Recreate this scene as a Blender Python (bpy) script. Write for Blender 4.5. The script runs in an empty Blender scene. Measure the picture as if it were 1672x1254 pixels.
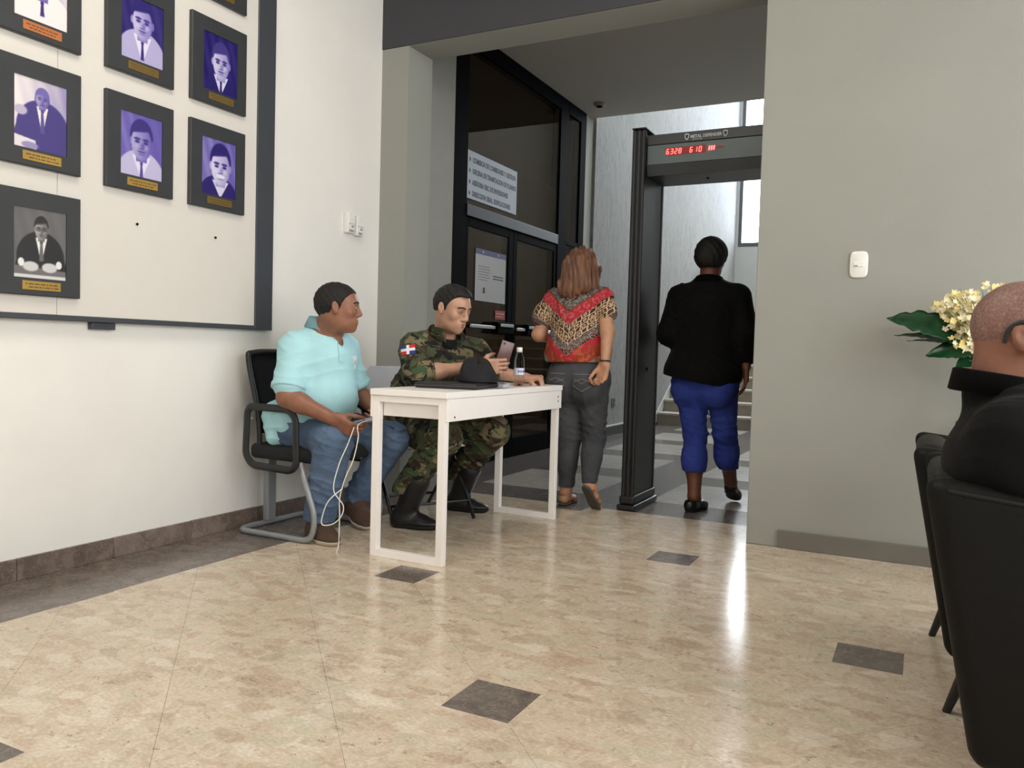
import bpy, bmesh, math, random
import numpy as np
from mathutils import Vector, Matrix, Quaternion
random.seed(7)
PI = math.pi
SC = bpy.context.scene
COL = SC.collection

# ------------------------------------------------------------ camera
def camera():
    r, p, y = -0.02761, -0.04130, 0.47211
    cr, sr, cp, sp, c, s = math.cos(r), math.sin(r), math.cos(p), math.sin(p), math.cos(y), math.sin(y)
    Ry = Matrix(((c, -s, 0), (s, c, 0), (0, 0, 1)))
    Rx = Matrix(((1, 0, 0), (0, cp, -sp), (0, sp, cp)))
    Rr = Matrix(((cr, 0, sr), (0, 1, 0), (-sr, 0, cr)))
    M = Ry @ Rx @ Rr
    rt, fw, up = M.col[0], M.col[1], M.col[2]
    cam = bpy.data.cameras.new('camera')
    cam.sensor_width = 36.0
    cam.lens = 1312.7 / 1672 * 36.0
    cam.clip_start = 0.05
    o = bpy.data.objects.new('camera', cam)
    COL.objects.link(o)
    o.matrix_world = Matrix(((rt.x, up.x, -fw.x, 0), (rt.y, up.y, -fw.y, 0), (rt.z, up.z, -fw.z, 0.95), (0, 0, 0, 1)))
    SC.camera = o
camera()

# ------------------------------------------------------------ world, lamps, exposure
W = bpy.data.worlds.new('sky'); SC.world = W; W.use_nodes = True
wn = W.node_tree.nodes; wl = W.node_tree.links
bg = wn['Background']
tc = wn.new('ShaderNodeTexCoord'); sep = wn.new('ShaderNodeSeparateXYZ'); cr_ = wn.new('ShaderNodeValToRGB')
wl.new(tc.outputs['Generated'], sep.inputs[0]); wl.new(sep.outputs['Z'], cr_.inputs[0])
cr_.color_ramp.elements[0].position = 0.0; cr_.color_ramp.elements[0].color = (0.70, 0.83, 1.0, 1)
cr_.color_ramp.elements[1].position = 0.16; cr_.color_ramp.elements[1].color = (0.93, 0.97, 1.0, 1)
wl.new(cr_.outputs[0], bg.inputs['Color'])
bg.inputs['Strength'].default_value = 15.0

def area(name, loc, rot, sx, sy, power, color, spread=PI):
    l = bpy.data.lights.new(name, 'AREA'); l.shape = 'RECTANGLE'; l.size = sx; l.size_y = sy
    l.energy = power; l.color = color; l.spread = spread
    o = bpy.data.objects.new(name, l); COL.objects.link(o)
    o.location = loc; o.rotation_euler = rot
    return o
WARM = (1.0, 0.93, 0.83); NEUT = (1.0, 0.97, 0.93); DAY = (0.92, 0.96, 1.0)
# broad glazing on the right-hand side of the hall, and ceiling panels (all out of frame)
area('hall_window_light', (2.96, 1.6, 1.95), (0, PI / 2, 0), 2.5, 4.6, 188, (0.975, 0.99, 1.0))
area('ceiling_lamp', (-1.5, 1.7, 3.55), (0, 0, 0), 1.2, 1.2, 44, WARM)
area('entrance_light', (1.9, -2.94, 2.45), (-PI / 2, 0, PI), 1.3, 1.1, 62, NEUT)
# daylight at the tall stairwell window
dl = area('window_daylight', (-2.03, 15.36, 4.65), (PI / 2, 0, PI), 2.25, 3.25, 0, DAY)
dl.data.cycles.is_portal = True
# roof light over the stairwell
area('stair_skylight', (-1.7, 11.6, 6.45), (0, 0, 0), 2.4, 5.6, 262, DAY)
# faint lamp in the office behind the glass doors
area('office_lamp', (-4.9, 5.9, 3.3), (0, 0, 0), 0.6, 0.6, 15, WARM)

vs = SC.view_settings
SC.display_settings.display_device = 'sRGB'
vs.view_transform = 'Standard'; vs.look = 'None'; vs.exposure = 0.0; vs.gamma = 1.0; vs.use_curve_mapping = False
SC.cycles.max_bounces = 8; SC.cycles.diffuse_bounces = 4; SC.cycles.glossy_bounces = 4; SC.cycles.transparent_max_bounces = 8
SC.cycles.sample_clamp_indirect = 8.0
SC.cycles.use_denoising = True

# ------------------------------------------------------------ materials
def s2l(v):
    v = v / 255.0
    return v / 12.92 if v <= 0.04045 else ((v + 0.055) / 1.055) ** 2.4
def rgb(r, g, b): return (s2l(r), s2l(g), s2l(b), 1.0)
_mats = {}
class NT:
    """tiny node-tree helper"""
    def __init__(s, name):
        s.m = bpy.data.materials.new(name); s.m.use_nodes = True
        s.t = s.m.node_tree; s.n = s.t.nodes; s.b = s.n['Principled BSDF']; s.out = s.n['Material Output']
    def new(s, t, **kw):
        n = s.n.new('ShaderNode' + t)
        for k, v in kw.items(): setattr(n, k, v)
        return n
    def link(s, a, b): s.t.links.new(a, b)
    def val(s, sock, v):
        if hasattr(v, 'default_value') or hasattr(v, 'is_output'): s.link(v, sock)
        else: sock.default_value = v
    def math(s, op, a, b=None, c=None, clamp=False):
        n = s.new('Math', operation=op, use_clamp=clamp); s.val(n.inputs[0], a)
        if b is not None: s.val(n.inputs[1], b)
        if c is not None: s.val(n.inputs[2], c)
        return n.outputs[0]
    def pos(s): return s.new('NewGeometry').outputs['Position']
    def mapping(s, vec, scale=(1, 1, 1), loc=(0, 0, 0), rot=(0, 0, 0)):
        n = s.new('Mapping'); s.link(vec, n.inputs[0]); n.inputs['Scale'].default_value = scale; n.inputs['Location'].default_value = loc; n.inputs['Rotation'].default_value = rot
        return n.outputs[0]
    def noise(s, vec, scale, detail=3, rough=0.5, dist=0.0, out='Fac'):
        n = s.new('TexNoise'); s.link(vec, n.inputs['Vector']); n.inputs['Scale'].default_value = scale
        n.inputs['Detail'].default_value = detail; n.inputs['Roughness'].default_value = rough; n.inputs['Distortion'].default_value = dist
        return n.outputs[out]
    def voronoi(s, vec, scale, feature='F1', out='Color', rnd=1.0):
        n = s.new('TexVoronoi', feature=feature); s.link(vec, n.inputs['Vector']); n.inputs['Scale'].default_value = scale; n.inputs['Randomness'].default_value = rnd
        return n.outputs[out]
    def ramp(s, fac, stops, mode='LINEAR'):
        n = s.new('ValToRGB'); r = n.color_ramp; r.interpolation = mode
        while len(r.elements) > 1: r.elements.remove(r.elements[-1])
        r.elements[0].position = stops[0][0]; r.elements[0].color = stops[0][1]
        for p, c in stops[1:]:
            e = r.elements.new(p); e.color = c
        s.link(fac, n.inputs[0]); return n.outputs[0]
    def mix(s, fac, a, b, mode='MIX'):
        n = s.new('Mix', data_type='RGBA', blend_type=mode)
        s.val(n.inputs[0], fac); s.val(n.inputs[6], a); s.val(n.inputs[7], b)
        return n.outputs[2]
    def bump(s, h, strength=0.3, dist=0.005):
        n = s.new('Bump'); s.link(h, n.inputs['Height']); n.inputs['Strength'].default_value = strength; n.inputs['Distance'].default_value = dist
        s.link(n.outputs[0], s.b.inputs['Normal'])
    def fin(s, color=None, rough=0.5, metal=0.0, spec=0.5, **kw):
        if color is not None: s.val(s.b.inputs['Base Color'], color)
        s.val(s.b.inputs['Roughness'], rough); s.b.inputs['Metallic'].default_value = metal
        s.b.inputs['Specular IOR Level'].default_value = spec
        for k, v in kw.items(): s.b.inputs[k.replace('_', ' ')].default_value = v
        return s.m

def mat(name, c, rough=0.5, metal=0.0, spec=0.5, var=0.06, scale=9.0, bump=0.0, bscale=120.0, **kw):
    """plain surface: base colour with a little procedural mottling and optional fine relief"""
    if name in _mats: return _mats[name]
    t = NT(name); p = t.pos()
    f = t.noise(p, scale, 4, 0.6)
    d = tuple(max(0, x * (1 - var)) for x in c[:3]) + (1,)
    e = tuple(min(1, x * (1 + var)) for x in c[:3]) + (1,)
    col = t.ramp(f, [(0.3, d), (0.7, e)])
    if bump: t.bump(t.noise(p, bscale, 2, 0.6), bump, 0.003)
    _mats[name] = t.fin(col, rough, metal, spec, **kw)
    return _mats[name]

def emis(name, c, strength):
    t = NT(name); t.fin(c, 0.5); t.b.inputs['Emission Color'].default_value = c; t.b.inputs['Emission Strength'].default_value = strength
    return t.m

def glass(name, tint, refl=0.5, rough=0.02):
    """thin pane: tinted see-through plus a fresnel reflection"""
    t = NT(name); tr = t.new('BsdfTransparent'); tr.inputs[0].default_value = tint
    gl = t.new('BsdfGlossy'); gl.inputs['Roughness'].default_value = rough; gl.inputs[0].default_value = (1, 1, 1, 1)
    fr = t.new('Fresnel'); fr.inputs[0].default_value = 1.45
    mx = t.new('MixShader'); t.link(t.math('MULTIPLY', fr.outputs[0], refl, clamp=True), mx.inputs[0]); t.link(tr.outputs[0], mx.inputs[1]); t.link(gl.outputs[0], mx.inputs[2])
    t.link(mx.outputs[0], t.out.inputs[0]); return t.m

# ------------------------------------------------------------ mesh helpers
ORG = {}
def obj(name, bm, m, parent=None, smooth=False, loc=None):
    """link a bmesh (world coordinates) as one mesh object; a child takes its thing's origin"""
    me = bpy.data.meshes.new(name)
    o = bpy.data.objects.new(name, me); COL.objects.link(o)
    if parent is not None:
        og = ORG[parent.name]; o.parent = parent; ORG[o.name] = og
        bmesh.ops.translate(bm, verts=bm.verts, vec=-og)
    else:
        og = Vector(loc) if loc is not None else Vector((0, 0, 0)); ORG[o.name] = og
        if loc is not None:
            bmesh.ops.translate(bm, verts=bm.verts, vec=-og); o.location = og
    bmesh.ops.recalc_face_normals(bm, faces=bm.faces)
    bm.to_mesh(me); bm.free()
    for mm in (m if isinstance(m, (list, tuple)) else [m]): me.materials.append(mm)
    if smooth:
        me.polygons.foreach_set('use_smooth', [True] * len(me.polygons))
        if smooth != 'all':
            me.update(); me.set_sharp_from_angle(angle=math.radians(40))
    return o
def tag(o, label, cat, group=None):
    o['label'] = label; o['category'] = cat
    if group: o['group'] = group
    return o
def thing(name, label, cat, loc=(0, 0, 0), group=None):
    o = bpy.data.objects.new(name, None); COL.objects.link(o); o.empty_display_size = 0.05
    o.location = loc; ORG[o.name] = Vector(loc)
    return tag(o, label, cat, group)
def struct(name, bm, m, parent=None, smooth=False):
    o = obj(name, bm, m, parent, smooth)
    if parent is None: o['kind'] = 'structure'
    return o
def sroot(name, loc=(0, 0, 0)):
    o = bpy.data.objects.new(name, None); COL.objects.link(o); o.location = loc; ORG[o.name] = Vector(loc); o['kind'] = 'structure'; return o
def dup(root, shift, label, group=None):
    r = root.copy(); COL.objects.link(r); r.location = root.location + Vector(shift); r['label'] = label
    if group: r['group'] = group
    for ch in list(root.children):
        c = ch.copy(); COL.objects.link(c); c.parent = r
        for g in ch.children:
            d = g.copy(); COL.objects.link(d); d.parent = c
    return r
def B(): return bmesh.new()
def hexa(bm, c8, bevel=0.0, seg=2, mi=0):
    """c8: bottom ring of four, then top ring of four"""
    v = [bm.verts.new(p) for p in c8]
    fs = [bm.faces.new([v[i] for i in q]) for q in ((3, 2, 1, 0), (4, 5, 6, 7), (0, 1, 5, 4), (1, 2, 6, 5), (2, 3, 7, 6), (3, 0, 4, 7))]
    for f in fs: f.material_index = mi
    if bevel:
        ed = list({e for f in fs for e in f.edges})
        r = bmesh.ops.bevel(bm, geom=ed, offset=bevel, segments=seg, profile=0.5, affect='EDGES', clamp_overlap=True)
        for f in r['faces']: f.material_index = mi
    return bm
def box(bm, x0, x1, y0, y1, z0, z1, bevel=0.0, seg=2, mi=0, M=None):
    c = [Vector(p) for p in ((x0, y0, z0), (x1, y0, z0), (x1, y1, z0), (x0, y1, z0), (x0, y0, z1), (x1, y0, z1), (x1, y1, z1), (x0, y1, z1))]
    if M is not None: c = [M @ p for p in c]
    return hexa(bm, c, bevel, seg, mi)
def catmull(pts, n=6, closed=False):
    P = [Vector(p) for p in pts]; out = []
    m = len(P); rng = range(m if closed else m - 1)
    for i in rng:
        if closed: a, b, c, d = P[(i - 1) % m], P[i], P[(i + 1) % m], P[(i + 2) % m]
        else: a, b, c, d = P[max(i - 1, 0)], P[i], P[i + 1], P[min(i + 2, m - 1)]
        for k in range(n):
            t = k / n
            out.append(0.5 * ((2 * b) + (c - a) * t + (2 * a - 5 * b + 4 * c - d) * t * t + (3 * b - a - 3 * c + d) * t ** 3))
    if not closed: out.append(P[-1])
    return out
def fillet(pts, r, n=5, closed=False):
    """round the corners of a polyline"""
    P = [Vector(p) for p in pts]; out = []; m = len(P)
    for i in range(m):
        if not closed and i in (0, m - 1): out.append(P[i]); continue
        a, b, c = P[(i - 1) % m], P[i], P[(i + 1) % m]
        u = (a - b); w = (c - b); q = min(r, u.length * 0.49, w.length * 0.49)
        s, e = b + u.normalized() * q, b + w.normalized() * q
        for k in range(n + 1):
            t = k / n; out.append((1 - t) ** 2 * s + 2 * t * (1 - t) * b + t * t * e)
    return out
def tube(bm, pts, r, seg=10, closed=False, mi=0, flat=None, up=None):
    """swept tube; r number or list; flat=(w,h) gives an elliptical/flat section"""
    P = [Vector(p) for p in pts]; n = len(P); rings = []
    R = r if isinstance(r, (list, tuple)) else [r] * n
    T = []
    for i in range(n):
        if closed: t = P[(i + 1) % n] - P[(i - 1) % n]
        else: t = P[min(i + 1, n - 1)] - P[max(i - 1, 0)]
        T.append(t.normalized())
    ref = Vector(up) if up else (Vector((0, 0, 1)) if abs(T[0].z) < 0.9 else Vector((1, 0, 0)))
    N = (ref - T[0] * ref.dot(T[0])).normalized()
    for i in range(n):
        N = (N - T[i] * N.dot(T[i])).normalized(); Bn = T[i].cross(N)
        ring = []
        for k in range(seg):
            a = 2 * PI * k / seg
            if flat: q = N * math.cos(a) * flat[1] + Bn * math.sin(a) * flat[0]
            else: q = N * math.cos(a) * R[i] + Bn * math.sin(a) * R[i]
            ring.append(bm.verts.new(P[i] + q))
        rings.append(ring)
    for i in range(n if closed else n - 1):
        a, b = rings[i], rings[(i + 1) % n]
        for k in range(seg):
            f = bm.faces.new((a[k], a[(k + 1) % seg], b[(k + 1) % seg], b[k])); f.material_index = mi
    if not closed:
        bm.faces.new(rings[0][::-1]).material_index = mi; bm.faces.new(rings[-1]).material_index = mi
    return bm
def lathe(bm, prof, c, seg=24, mi=0, axis=None):
    """prof list of (radius, height) about c along +z (or axis)"""
    c = Vector(c); Q = Vector((0, 0, 1)).rotation_difference(Vector(axis)).to_matrix() if axis else Matrix.Identity(3)
    rings = []
    for r, h in prof:
        if r < 1e-6: rings.append([bm.verts.new(c + Q @ Vector((0, 0, h)))])
        else: rings.append([bm.verts.new(c + Q @ Vector((r * math.cos(2 * PI * k / seg), r * math.sin(2 * PI * k / seg), h))) for k in range(seg)])
    for a, b in zip(rings[:-1], rings[1:]):
        for k in range(seg):
            k2 = (k + 1) % seg
            if len(a) == 1 and len(b) == 1: continue
            if len(a) == 1: f = bm.faces.new((a[0], b[k2], b[k]))
            elif len(b) == 1: f = bm.faces.new((a[k], a[k2], b[0]))
            else: f = bm.faces.new((a[k], a[k2], b[k2], b[k]))
            f.material_index = mi
    if len(rings[0]) > 1: bm.faces.new(rings[0][::-1]).material_index = mi
    if len(rings[-1]) > 1: bm.faces.new(rings[-1]).material_index = mi
    return bm
def prism(bm, poly, n, t, mi=0):
    """extrude a planar polygon of 3-D points by vector n*t"""
    d = Vector(n) * t; a = [bm.verts.new(Vector(p)) for p in poly]; b = [bm.verts.new(Vector(p) + d) for p in poly]
    bm.faces.new(a[::-1]).material_index = mi; bm.faces.new(b).material_index = mi
    for i in range(len(a)):
        j = (i + 1) % len(a); bm.faces.new((a[i], a[j], b[j], b[i])).material_index = mi
    return bm
def text_bm(bm, s, origin, xdir, ydir, size, thick=0.0006, align='LEFT', squeeze=1.0, shear=0.0, mi=0, bold=0.0):
    """lettering: built-in font turned into a mesh, laid on the plane spanned by xdir/ydir"""
    cu = bpy.data.curves.new('txt', 'FONT'); cu.body = s; cu.size = size; cu.align_x = align; cu.extrude = thick; cu.shear = shear; cu.resolution_u = 2; cu.offset = bold
    o = bpy.data.objects.new('txt', cu); COL.objects.link(o)
    dg = bpy.context.evaluated_depsgraph_get(); dg.update()
    me = bpy.data.meshes.new_from_object(o.evaluated_get(dg))
    x = Vector(xdir).normalized(); y = Vector(ydir).normalized(); z = x.cross(y)
    M = Matrix(((x.x * squeeze, y.x, z.x, origin[0]), (x.y * squeeze, y.y, z.y, origin[1]), (x.z * squeeze, y.z, z.z, origin[2]), (0, 0, 0, 1)))
    me.transform(M); n0 = len(bm.faces); bm.from_mesh(me); bm.faces.ensure_lookup_table()
    for f in bm.faces[n0:]: f.material_index = mi
    bpy.data.objects.remove(o); bpy.data.curves.remove(cu); bpy.data.meshes.remove(me)
    return bm
# ------------------------------------------------------------ setting: materials
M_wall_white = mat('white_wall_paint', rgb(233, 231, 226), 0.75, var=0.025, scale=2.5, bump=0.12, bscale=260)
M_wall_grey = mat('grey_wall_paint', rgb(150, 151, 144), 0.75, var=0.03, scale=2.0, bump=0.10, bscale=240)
M_fascia = mat('slate_paint', rgb(60, 61, 66), 0.7, var=0.03)
M_ceil = mat('ceiling_paint', rgb(190, 186, 178), 0.85, var=0.02)
M_black = mat('black_aluminium', rgb(8, 8, 9), 0.7, spec=0.03, var=0.1)
M_grout = mat('floor_grout', rgb(150, 135, 115), 0.8)

def terrazzo(name, tones, chip, dark, rough, warm=None):
    t = NT(name); P = t.pos()
    grain = t.noise(t.mapping(P, (1, 1.6, 1), rot=(0, 0, 0.5)), 75, 4, 0.7)
    nz = t.noise(P, 16.0, 3, 0.6, out='Color')
    vadd = t.new('VectorMath', operation='MULTIPLY_ADD'); t.link(nz, vadd.inputs[0]); vadd.inputs[1].default_value = (0.035, 0.035, 0); t.link(P, vadd.inputs[2])
    D = vadd.outputs[0]
    base = t.ramp(t.noise(t.mapping(D, (1, 1.7, 1), rot=(0, 0, 0.5)), 13, 7, 0.7, 0.4), [(0.30, tones[0]), (0.5, tones[1]), (0.72, tones[2])])
    col = base
    # three sizes of stone chip: fine aggregate, common chips, sparse large ones
    for sc_, rot_, st_, thr, amt, seed in ((40, -0.5, (1.4, 0.8, 1), 0.52, 0.45, 3), (15, 0.35, (0.75, 1.5, 1), 0.50, 0.62, 1), (8.5, 1.1, (0.8, 1.5, 1), 0.86, 0.55, 7)):
        v_ = t.voronoi(t.mapping(D, st_, (seed, seed * 0.7, 0), (0, 0, rot_)), sc_); s_ = t.new('SeparateColor'); t.link(v_, s_.inputs[0])
        e_ = t.voronoi(t.mapping(D, st_, (seed, seed * 0.7, 0), (0, 0, rot_)), sc_, 'DISTANCE_TO_EDGE', 'Distance')
        cc = t.ramp(s_.outputs[0], [(0.0, chip[0]), (0.22, chip[1]), (0.42, chip[2]), (0.60, chip[3]), (0.80, chip[4])], 'CONSTANT')
        col = t.mix(t.math('MULTIPLY', t.math('MULTIPLY', t.math('GREATER_THAN', s_.outputs[1], thr), t.math('MULTIPLY', e_, 9.0, clamp=True)), amt), col, cc)
    # broken dark slivers between chips
    vn_ = t.noise(t.mapping(D, (0.7, 1.6, 1), (2, 5, 0), (0, 0, 0.3)), 13, 4, 0.6)
    sliver = t.math('MULTIPLY', t.math('LESS_THAN', t.math('ABSOLUTE', t.math('SUBTRACT', vn_, 0.5)), 0.010), t.math('GREATER_THAN', t.noise(P, 17, 2), 0.62))
    col = t.mix(t.math('MULTIPLY', sliver, 0.55), col, dark)
    col = t.mix(t.math('MULTIPLY', t.math('SUBTRACT', 0.62, grain, clamp=True), 0.9), col, dark)
    col = t.mix(t.math('MULTIPLY', t.math('SUBTRACT', grain, 0.52, clamp=True), 1.1), col, chip[3])
    info = t.new('ObjectInfo')
    hs = t.new('HueSaturation'); t.link(col, hs.inputs['Color'])
    t.link(t.math('MULTIPLY_ADD', info.outputs['Random'], 0.05, 1.02), hs.inputs['Value'])
    ro = t.math('MULTIPLY_ADD', t.noise(P, 3.0, 3), 0.08, rough)
    t.b.inputs['Coat Weight'].default_value = 0.0
    return t.fin(hs.outputs[0], ro, spec=0.5)
M_terr = terrazzo('beige_terrazzo', (rgb(200, 181, 157), rgb(212, 195, 172), rgb(222, 207, 186)),
                  (rgb(195, 171, 149), rgb(216, 200, 180), rgb(201, 194, 168), rgb(229, 218, 201), rgb(186, 164, 142)), rgb(96, 80, 66), 0.145)
M_terr_c = terrazzo('pale_terrazzo', (rgb(166, 160, 153), rgb(176, 171, 164), rgb(184, 179, 173)),
                    (rgb(164, 157, 150), rgb(180, 175, 168), rgb(172, 169, 161), rgb(188, 184, 178), rgb(160, 154, 146)), rgb(98, 90, 82), 0.17)
def marble(name, a, b, c, rough=0.22):
    t = NT(name); P = t.pos()
    n = t.noise(P, 9, 8, 0.7, 1.2)
    col = t.ramp(n, [(0.25, a), (0.55, b), (0.75, c)])
    v = t.noise(t.mapping(P, (1, 1, 1), (4, 2, 1)), 14, 6, 0.65, 2.0)
    col = t.mix(t.math('MULTIPLY', t.math('LESS_THAN', t.math('ABSOLUTE', t.math('SUBTRACT', v, 0.5)), 0.012), 0.45), col, rgb(165, 150, 138))
    c1 = t.voronoi(P, 16); s1 = t.new('SeparateColor'); t.link(c1, s1.inputs[0])
    col = t.mix(t.math('MULTIPLY', t.math('GREATER_THAN', s1.outputs[0], 0.80), 0.35), col, c)
    info = t.new('ObjectInfo'); hs = t.new('HueSaturation'); t.link(col, hs.inputs['Color'])
    t.link(t.math('MULTIPLY_ADD', info.outputs['Random'], 0.16, 0.92), hs.inputs['Value'])
    return t.fin(hs.outputs[0], rough)
M_marble = marble('brown_grey_marble', rgb(84, 75, 70), rgb(106, 97, 90), rgb(132, 121, 112))
M_marble_c = marble('corridor_marble', rgb(86, 83, 82), rgb(103, 100, 98), rgb(119, 115, 113), 0.16)
M_marble_b = marble('baseboard_marble', rgb(82, 70, 63), rgb(112, 98, 90), rgb(142, 128, 118), 0.3)

def concrete():
    t = NT('board_marked_concrete'); P = t.pos()
    st = t.noise(t.mapping(P, (1, 9, 0.8)), 3.2, 6, 0.65, 0.3)
    fine = t.noise(t.mapping(P, (1, 30, 3)), 5.0, 5, 0.75)
    col = t.ramp(st, [(0.28, rgb(140, 140, 138)), (0.5, rgb(155, 155, 153)), (0.72, rgb(168, 168, 166))])
    col = t.mix(0.35, col, t.ramp(fine, [(0.3, rgb(128, 128, 127)), (0.7, rgb(176, 176, 174))]))
    sp = t.voronoi(t.mapping(P, (1, 60, 14)), 1.0, out='Color'); s = t.new('SeparateColor'); t.link(sp, s.inputs[0])
    col = t.mix(t.math('MULTIPLY', t.math('GREATER_THAN', s.outputs[0], 0.84), 0.32), col, rgb(112, 112, 111))
    t.bump(t.math('ADD', st, fine), 0.5, 0.02)
    return t.fin(col, 0.85)
M_conc = concrete()

# ------------------------------------------------------------ setting: floor
U = 0.2965; OX, OY = -1.005, 1.9
def clip(poly, nx, ny, d):
    """keep the side nx*x+ny*y <= d"""
    out = []
    for i in range(len(poly)):
        a, b = poly[i], poly[(i + 1) % len(poly)]
        da, db = nx * a[0] + ny * a[1] - d, nx * b[0] + ny * b[1] - d
        if da <= 0: out.append(a)
        if da * db < 0:
            t = da / (da - db); out.append((a[0] + (b[0] - a[0]) * t, a[1] + (b[1] - a[1]) * t))
    return out
def slab(name, poly, m, parent, top=0.0, th=0.012):
    bm = B(); prism(bm, [(p[0], p[1], top - th) for p in poly], (0, 0, 1), th)
    return obj(name, bm, m, parent)
floor = struct('floor', box(B(), -6.6, 3.1, -3.1, 15.4, -0.10, -0.012), M_grout)
G = 0.0004
RX0, RX1, RY0, RY1 = -2.69, 1.15, 0.55, 4.62
def room_clip(p, x0=RX0, x1=RX1, y0=RY0, y1=RY1):
    for c in ((-1, 0, -x0), (1, 0, x1), (0, -1, -y0), (0, 1, y1)):
        if len(p) >= 3: p = clip(p, *c)
    return p
for i in range(-7, 9):
    for j in range(-6, 11):
        cx, cy = OX + i * U, OY + j * U
        if (i + j) % 2:
            h = U - G * 1.4
            p = [(cx + h, cy), (cx, cy + h), (cx - h, cy), (cx, cy - h)]
            for di, dj in ((1, 0), (0, 1), (-1, 0), (0, -1)):
                a, b = i + di, j + dj
                if a % 3 == 0 and b % 3 == 0 and (a // 3 + b // 3) % 2 == 0:
                    p = clip(p, di, dj, di * cx + dj * cy + U - 0.1005)
            p = room_clip(p)
            # behind the front wall plane only the opening has floor
            if len(p) >= 3 and max(q[1] for q in p) > 4.19 and max(q[0] for q in p) > -0.77:
                for q in (clip(p, 1, 0, -0.77), clip(clip(p, -1, 0, 0.77), 0, 1, 4.19)):
                    if len(q) >= 3: slab('floor_tile', q, M_terr, floor)
            elif len(p) >= 3: slab('floor_tile', p, M_terr, floor)
        elif i % 3 == 0 and j % 3 == 0 and (i // 3 + j // 3) % 2 == 0:
            h = 0.1
            p = room_clip([(cx - h, cy - h), (cx + h, cy - h), (cx + h, cy + h), (cx - h, cy + h)])
            if len(p) >= 3 and not (cy > 4.19 and cx > -0.77): slab('inset_tile', p, M_marble, floor)['label'] = 'dark marble square inset in the beige terrazzo'
for x0, x1, y0, y1 in ((-2.69, 3.0, -2.9, 0.55), (1.15, 3.0, 0.55, 4.19)):
    slab('floor_slab', [(x0, y0), (x1, y0), (x1, y1), (x0, y1)], M_terr, floor)
k = 0
for n in range(-11, 6):                                   # dark border along the left wall
    y0, y1 = 1.891 + 0.42 * n, 1.891 + 0.42 * (n + 1)
    y1 = min(y1, 4.19)
    if y1 - y0 > 0.02: slab('border_tile', [(-3.12, y0 + 0.001), (-2.6905, y0 + 0.001), (-2.6905, y1), (-3.12, y1)], M_marble, floor)
slab('border_tile', [(-2.92, 4.191), (-2.6905, 4.191), (-2.6905, 4.62), (-2.92, 4.62)], M_marble, floor)
slab('border_tile', [(-3.25, 4.461), (-2.921, 4.461), (-2.921, 4.62), (-3.25, 4.62)], M_marble, floor)
xs = [-3.25, -2.79, -2.375, -1.96, -1.545, -1.13, -0.715, -0.30, 0.4]
for a in range(len(xs) - 1):
    for b in range(15):
        y0 = 4.621 + 0.4145 * b; y1 = min(y0 + 0.4145, 10.66)
        if y1 - y0 < 0.02: continue
        dark = a % 3 == 0 or b % 3 == 0
        slab('corridor_tile', [(xs[a] + 0.0008, y0 + 0.0008), (xs[a + 1], y0 + 0.0008), (xs[a + 1], y1), (xs[a] + 0.0008, y1)], M_marble_c if dark else M_terr_c, floor)

# ------------------------------------------------------------ setting: walls of the hall
struct('wall_left', box(B(), -3.3, -3.12, -3.0, 4.19, 0, 3.6), M_wall_white)
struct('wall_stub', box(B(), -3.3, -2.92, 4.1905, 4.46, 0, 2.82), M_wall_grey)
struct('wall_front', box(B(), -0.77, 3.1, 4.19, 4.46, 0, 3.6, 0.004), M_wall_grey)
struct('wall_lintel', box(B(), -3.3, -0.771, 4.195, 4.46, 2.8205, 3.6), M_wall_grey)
struct('trim_fascia', box(B(), -3.12, -0.775, 4.185, 4.194, 2.822, 3.6), M_fascia)
struct('wall_back', box(B(), -3.3, 3.1, -3.1, -3.0, 0, 3.6), M_wall_white)
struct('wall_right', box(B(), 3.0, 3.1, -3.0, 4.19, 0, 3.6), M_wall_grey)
struct('ceiling', box(B(), -3.3, 3.1, -3.1, 4.19, 3.6, 3.7), M_ceil)
bl = sroot('baseboard_left', (-3.12, 1.9, 0))
for n in range(-11, 6):
    y0 = 1.891 + 0.42 * n; y1 = min(y0 + 0.418, 4.185)
    if y1 - y0 > 0.02: obj('skirting_tile', box(B(), -3.12, -3.106, y0, y1, 0, 0.088 + random.uniform(-0.001, 0.001), 0.0015, 1), M_marble_b, bl)
struct('baseboard_front', box(B(), -0.613, 3.0, 4.175, 4.19, 0, 0.09, 0.003), mat('front_skirting_paint', rgb(112, 108, 101), 0.5))

# ------------------------------------------------------------ setting: corridor and stairwell
M_wall_cor = mat('corridor_paint', rgb(172, 172, 164), 0.7, var=0.03)
struct('wall_corridor_left', box(B(), -3.45, -3.25, 4.46, 5.29, 0, 3.45), M_wall_cor)
struct('wall_corridor_pier', box(B(), -3.45, -3.25, 7.92, 8.125, 0, 3.45), M_wall_cor)
struct('ceiling_corridor', box(B(), -6.6, 0.4, 4.461, 8.1, 3.45, 3.6), M_ceil)
struct('wall_over_corridor', box(B(), -6.6, 0.4, 8.0, 8.1, 3.601, 6.5), M_wall_cor)
struct('wall_stair_left', box(B(), -3.45, -3.22, 8.126, 15.3, 0, 6.5), M_conc)
struct('wall_corridor_right', box(B(), 0.4, 0.6, 4.46, 15.3, 0, 6.5), M_wall_cor)
struct('ceiling_stair', box(B(), -3.45, 0.6, 8.1, 15.5, 6.5, 6.6), M_ceil)
bm = B()
box(bm, -3.45, 0.6, 15.3, 15.5, 0, 3.0); box(bm, -3.45, -3.17, 15.3, 15.5, 3.0, 6.5); box(bm, -0.89, 0.6, 15.3, 15.5, 3.0, 6.5); box(bm, -3.17, -0.89, 15.3, 15.5, 6.3, 6.5)
struct('wall_stair_back', bm, mat('stairwell_paint', rgb(168, 169, 166), 0.75, var=0.03))
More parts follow.
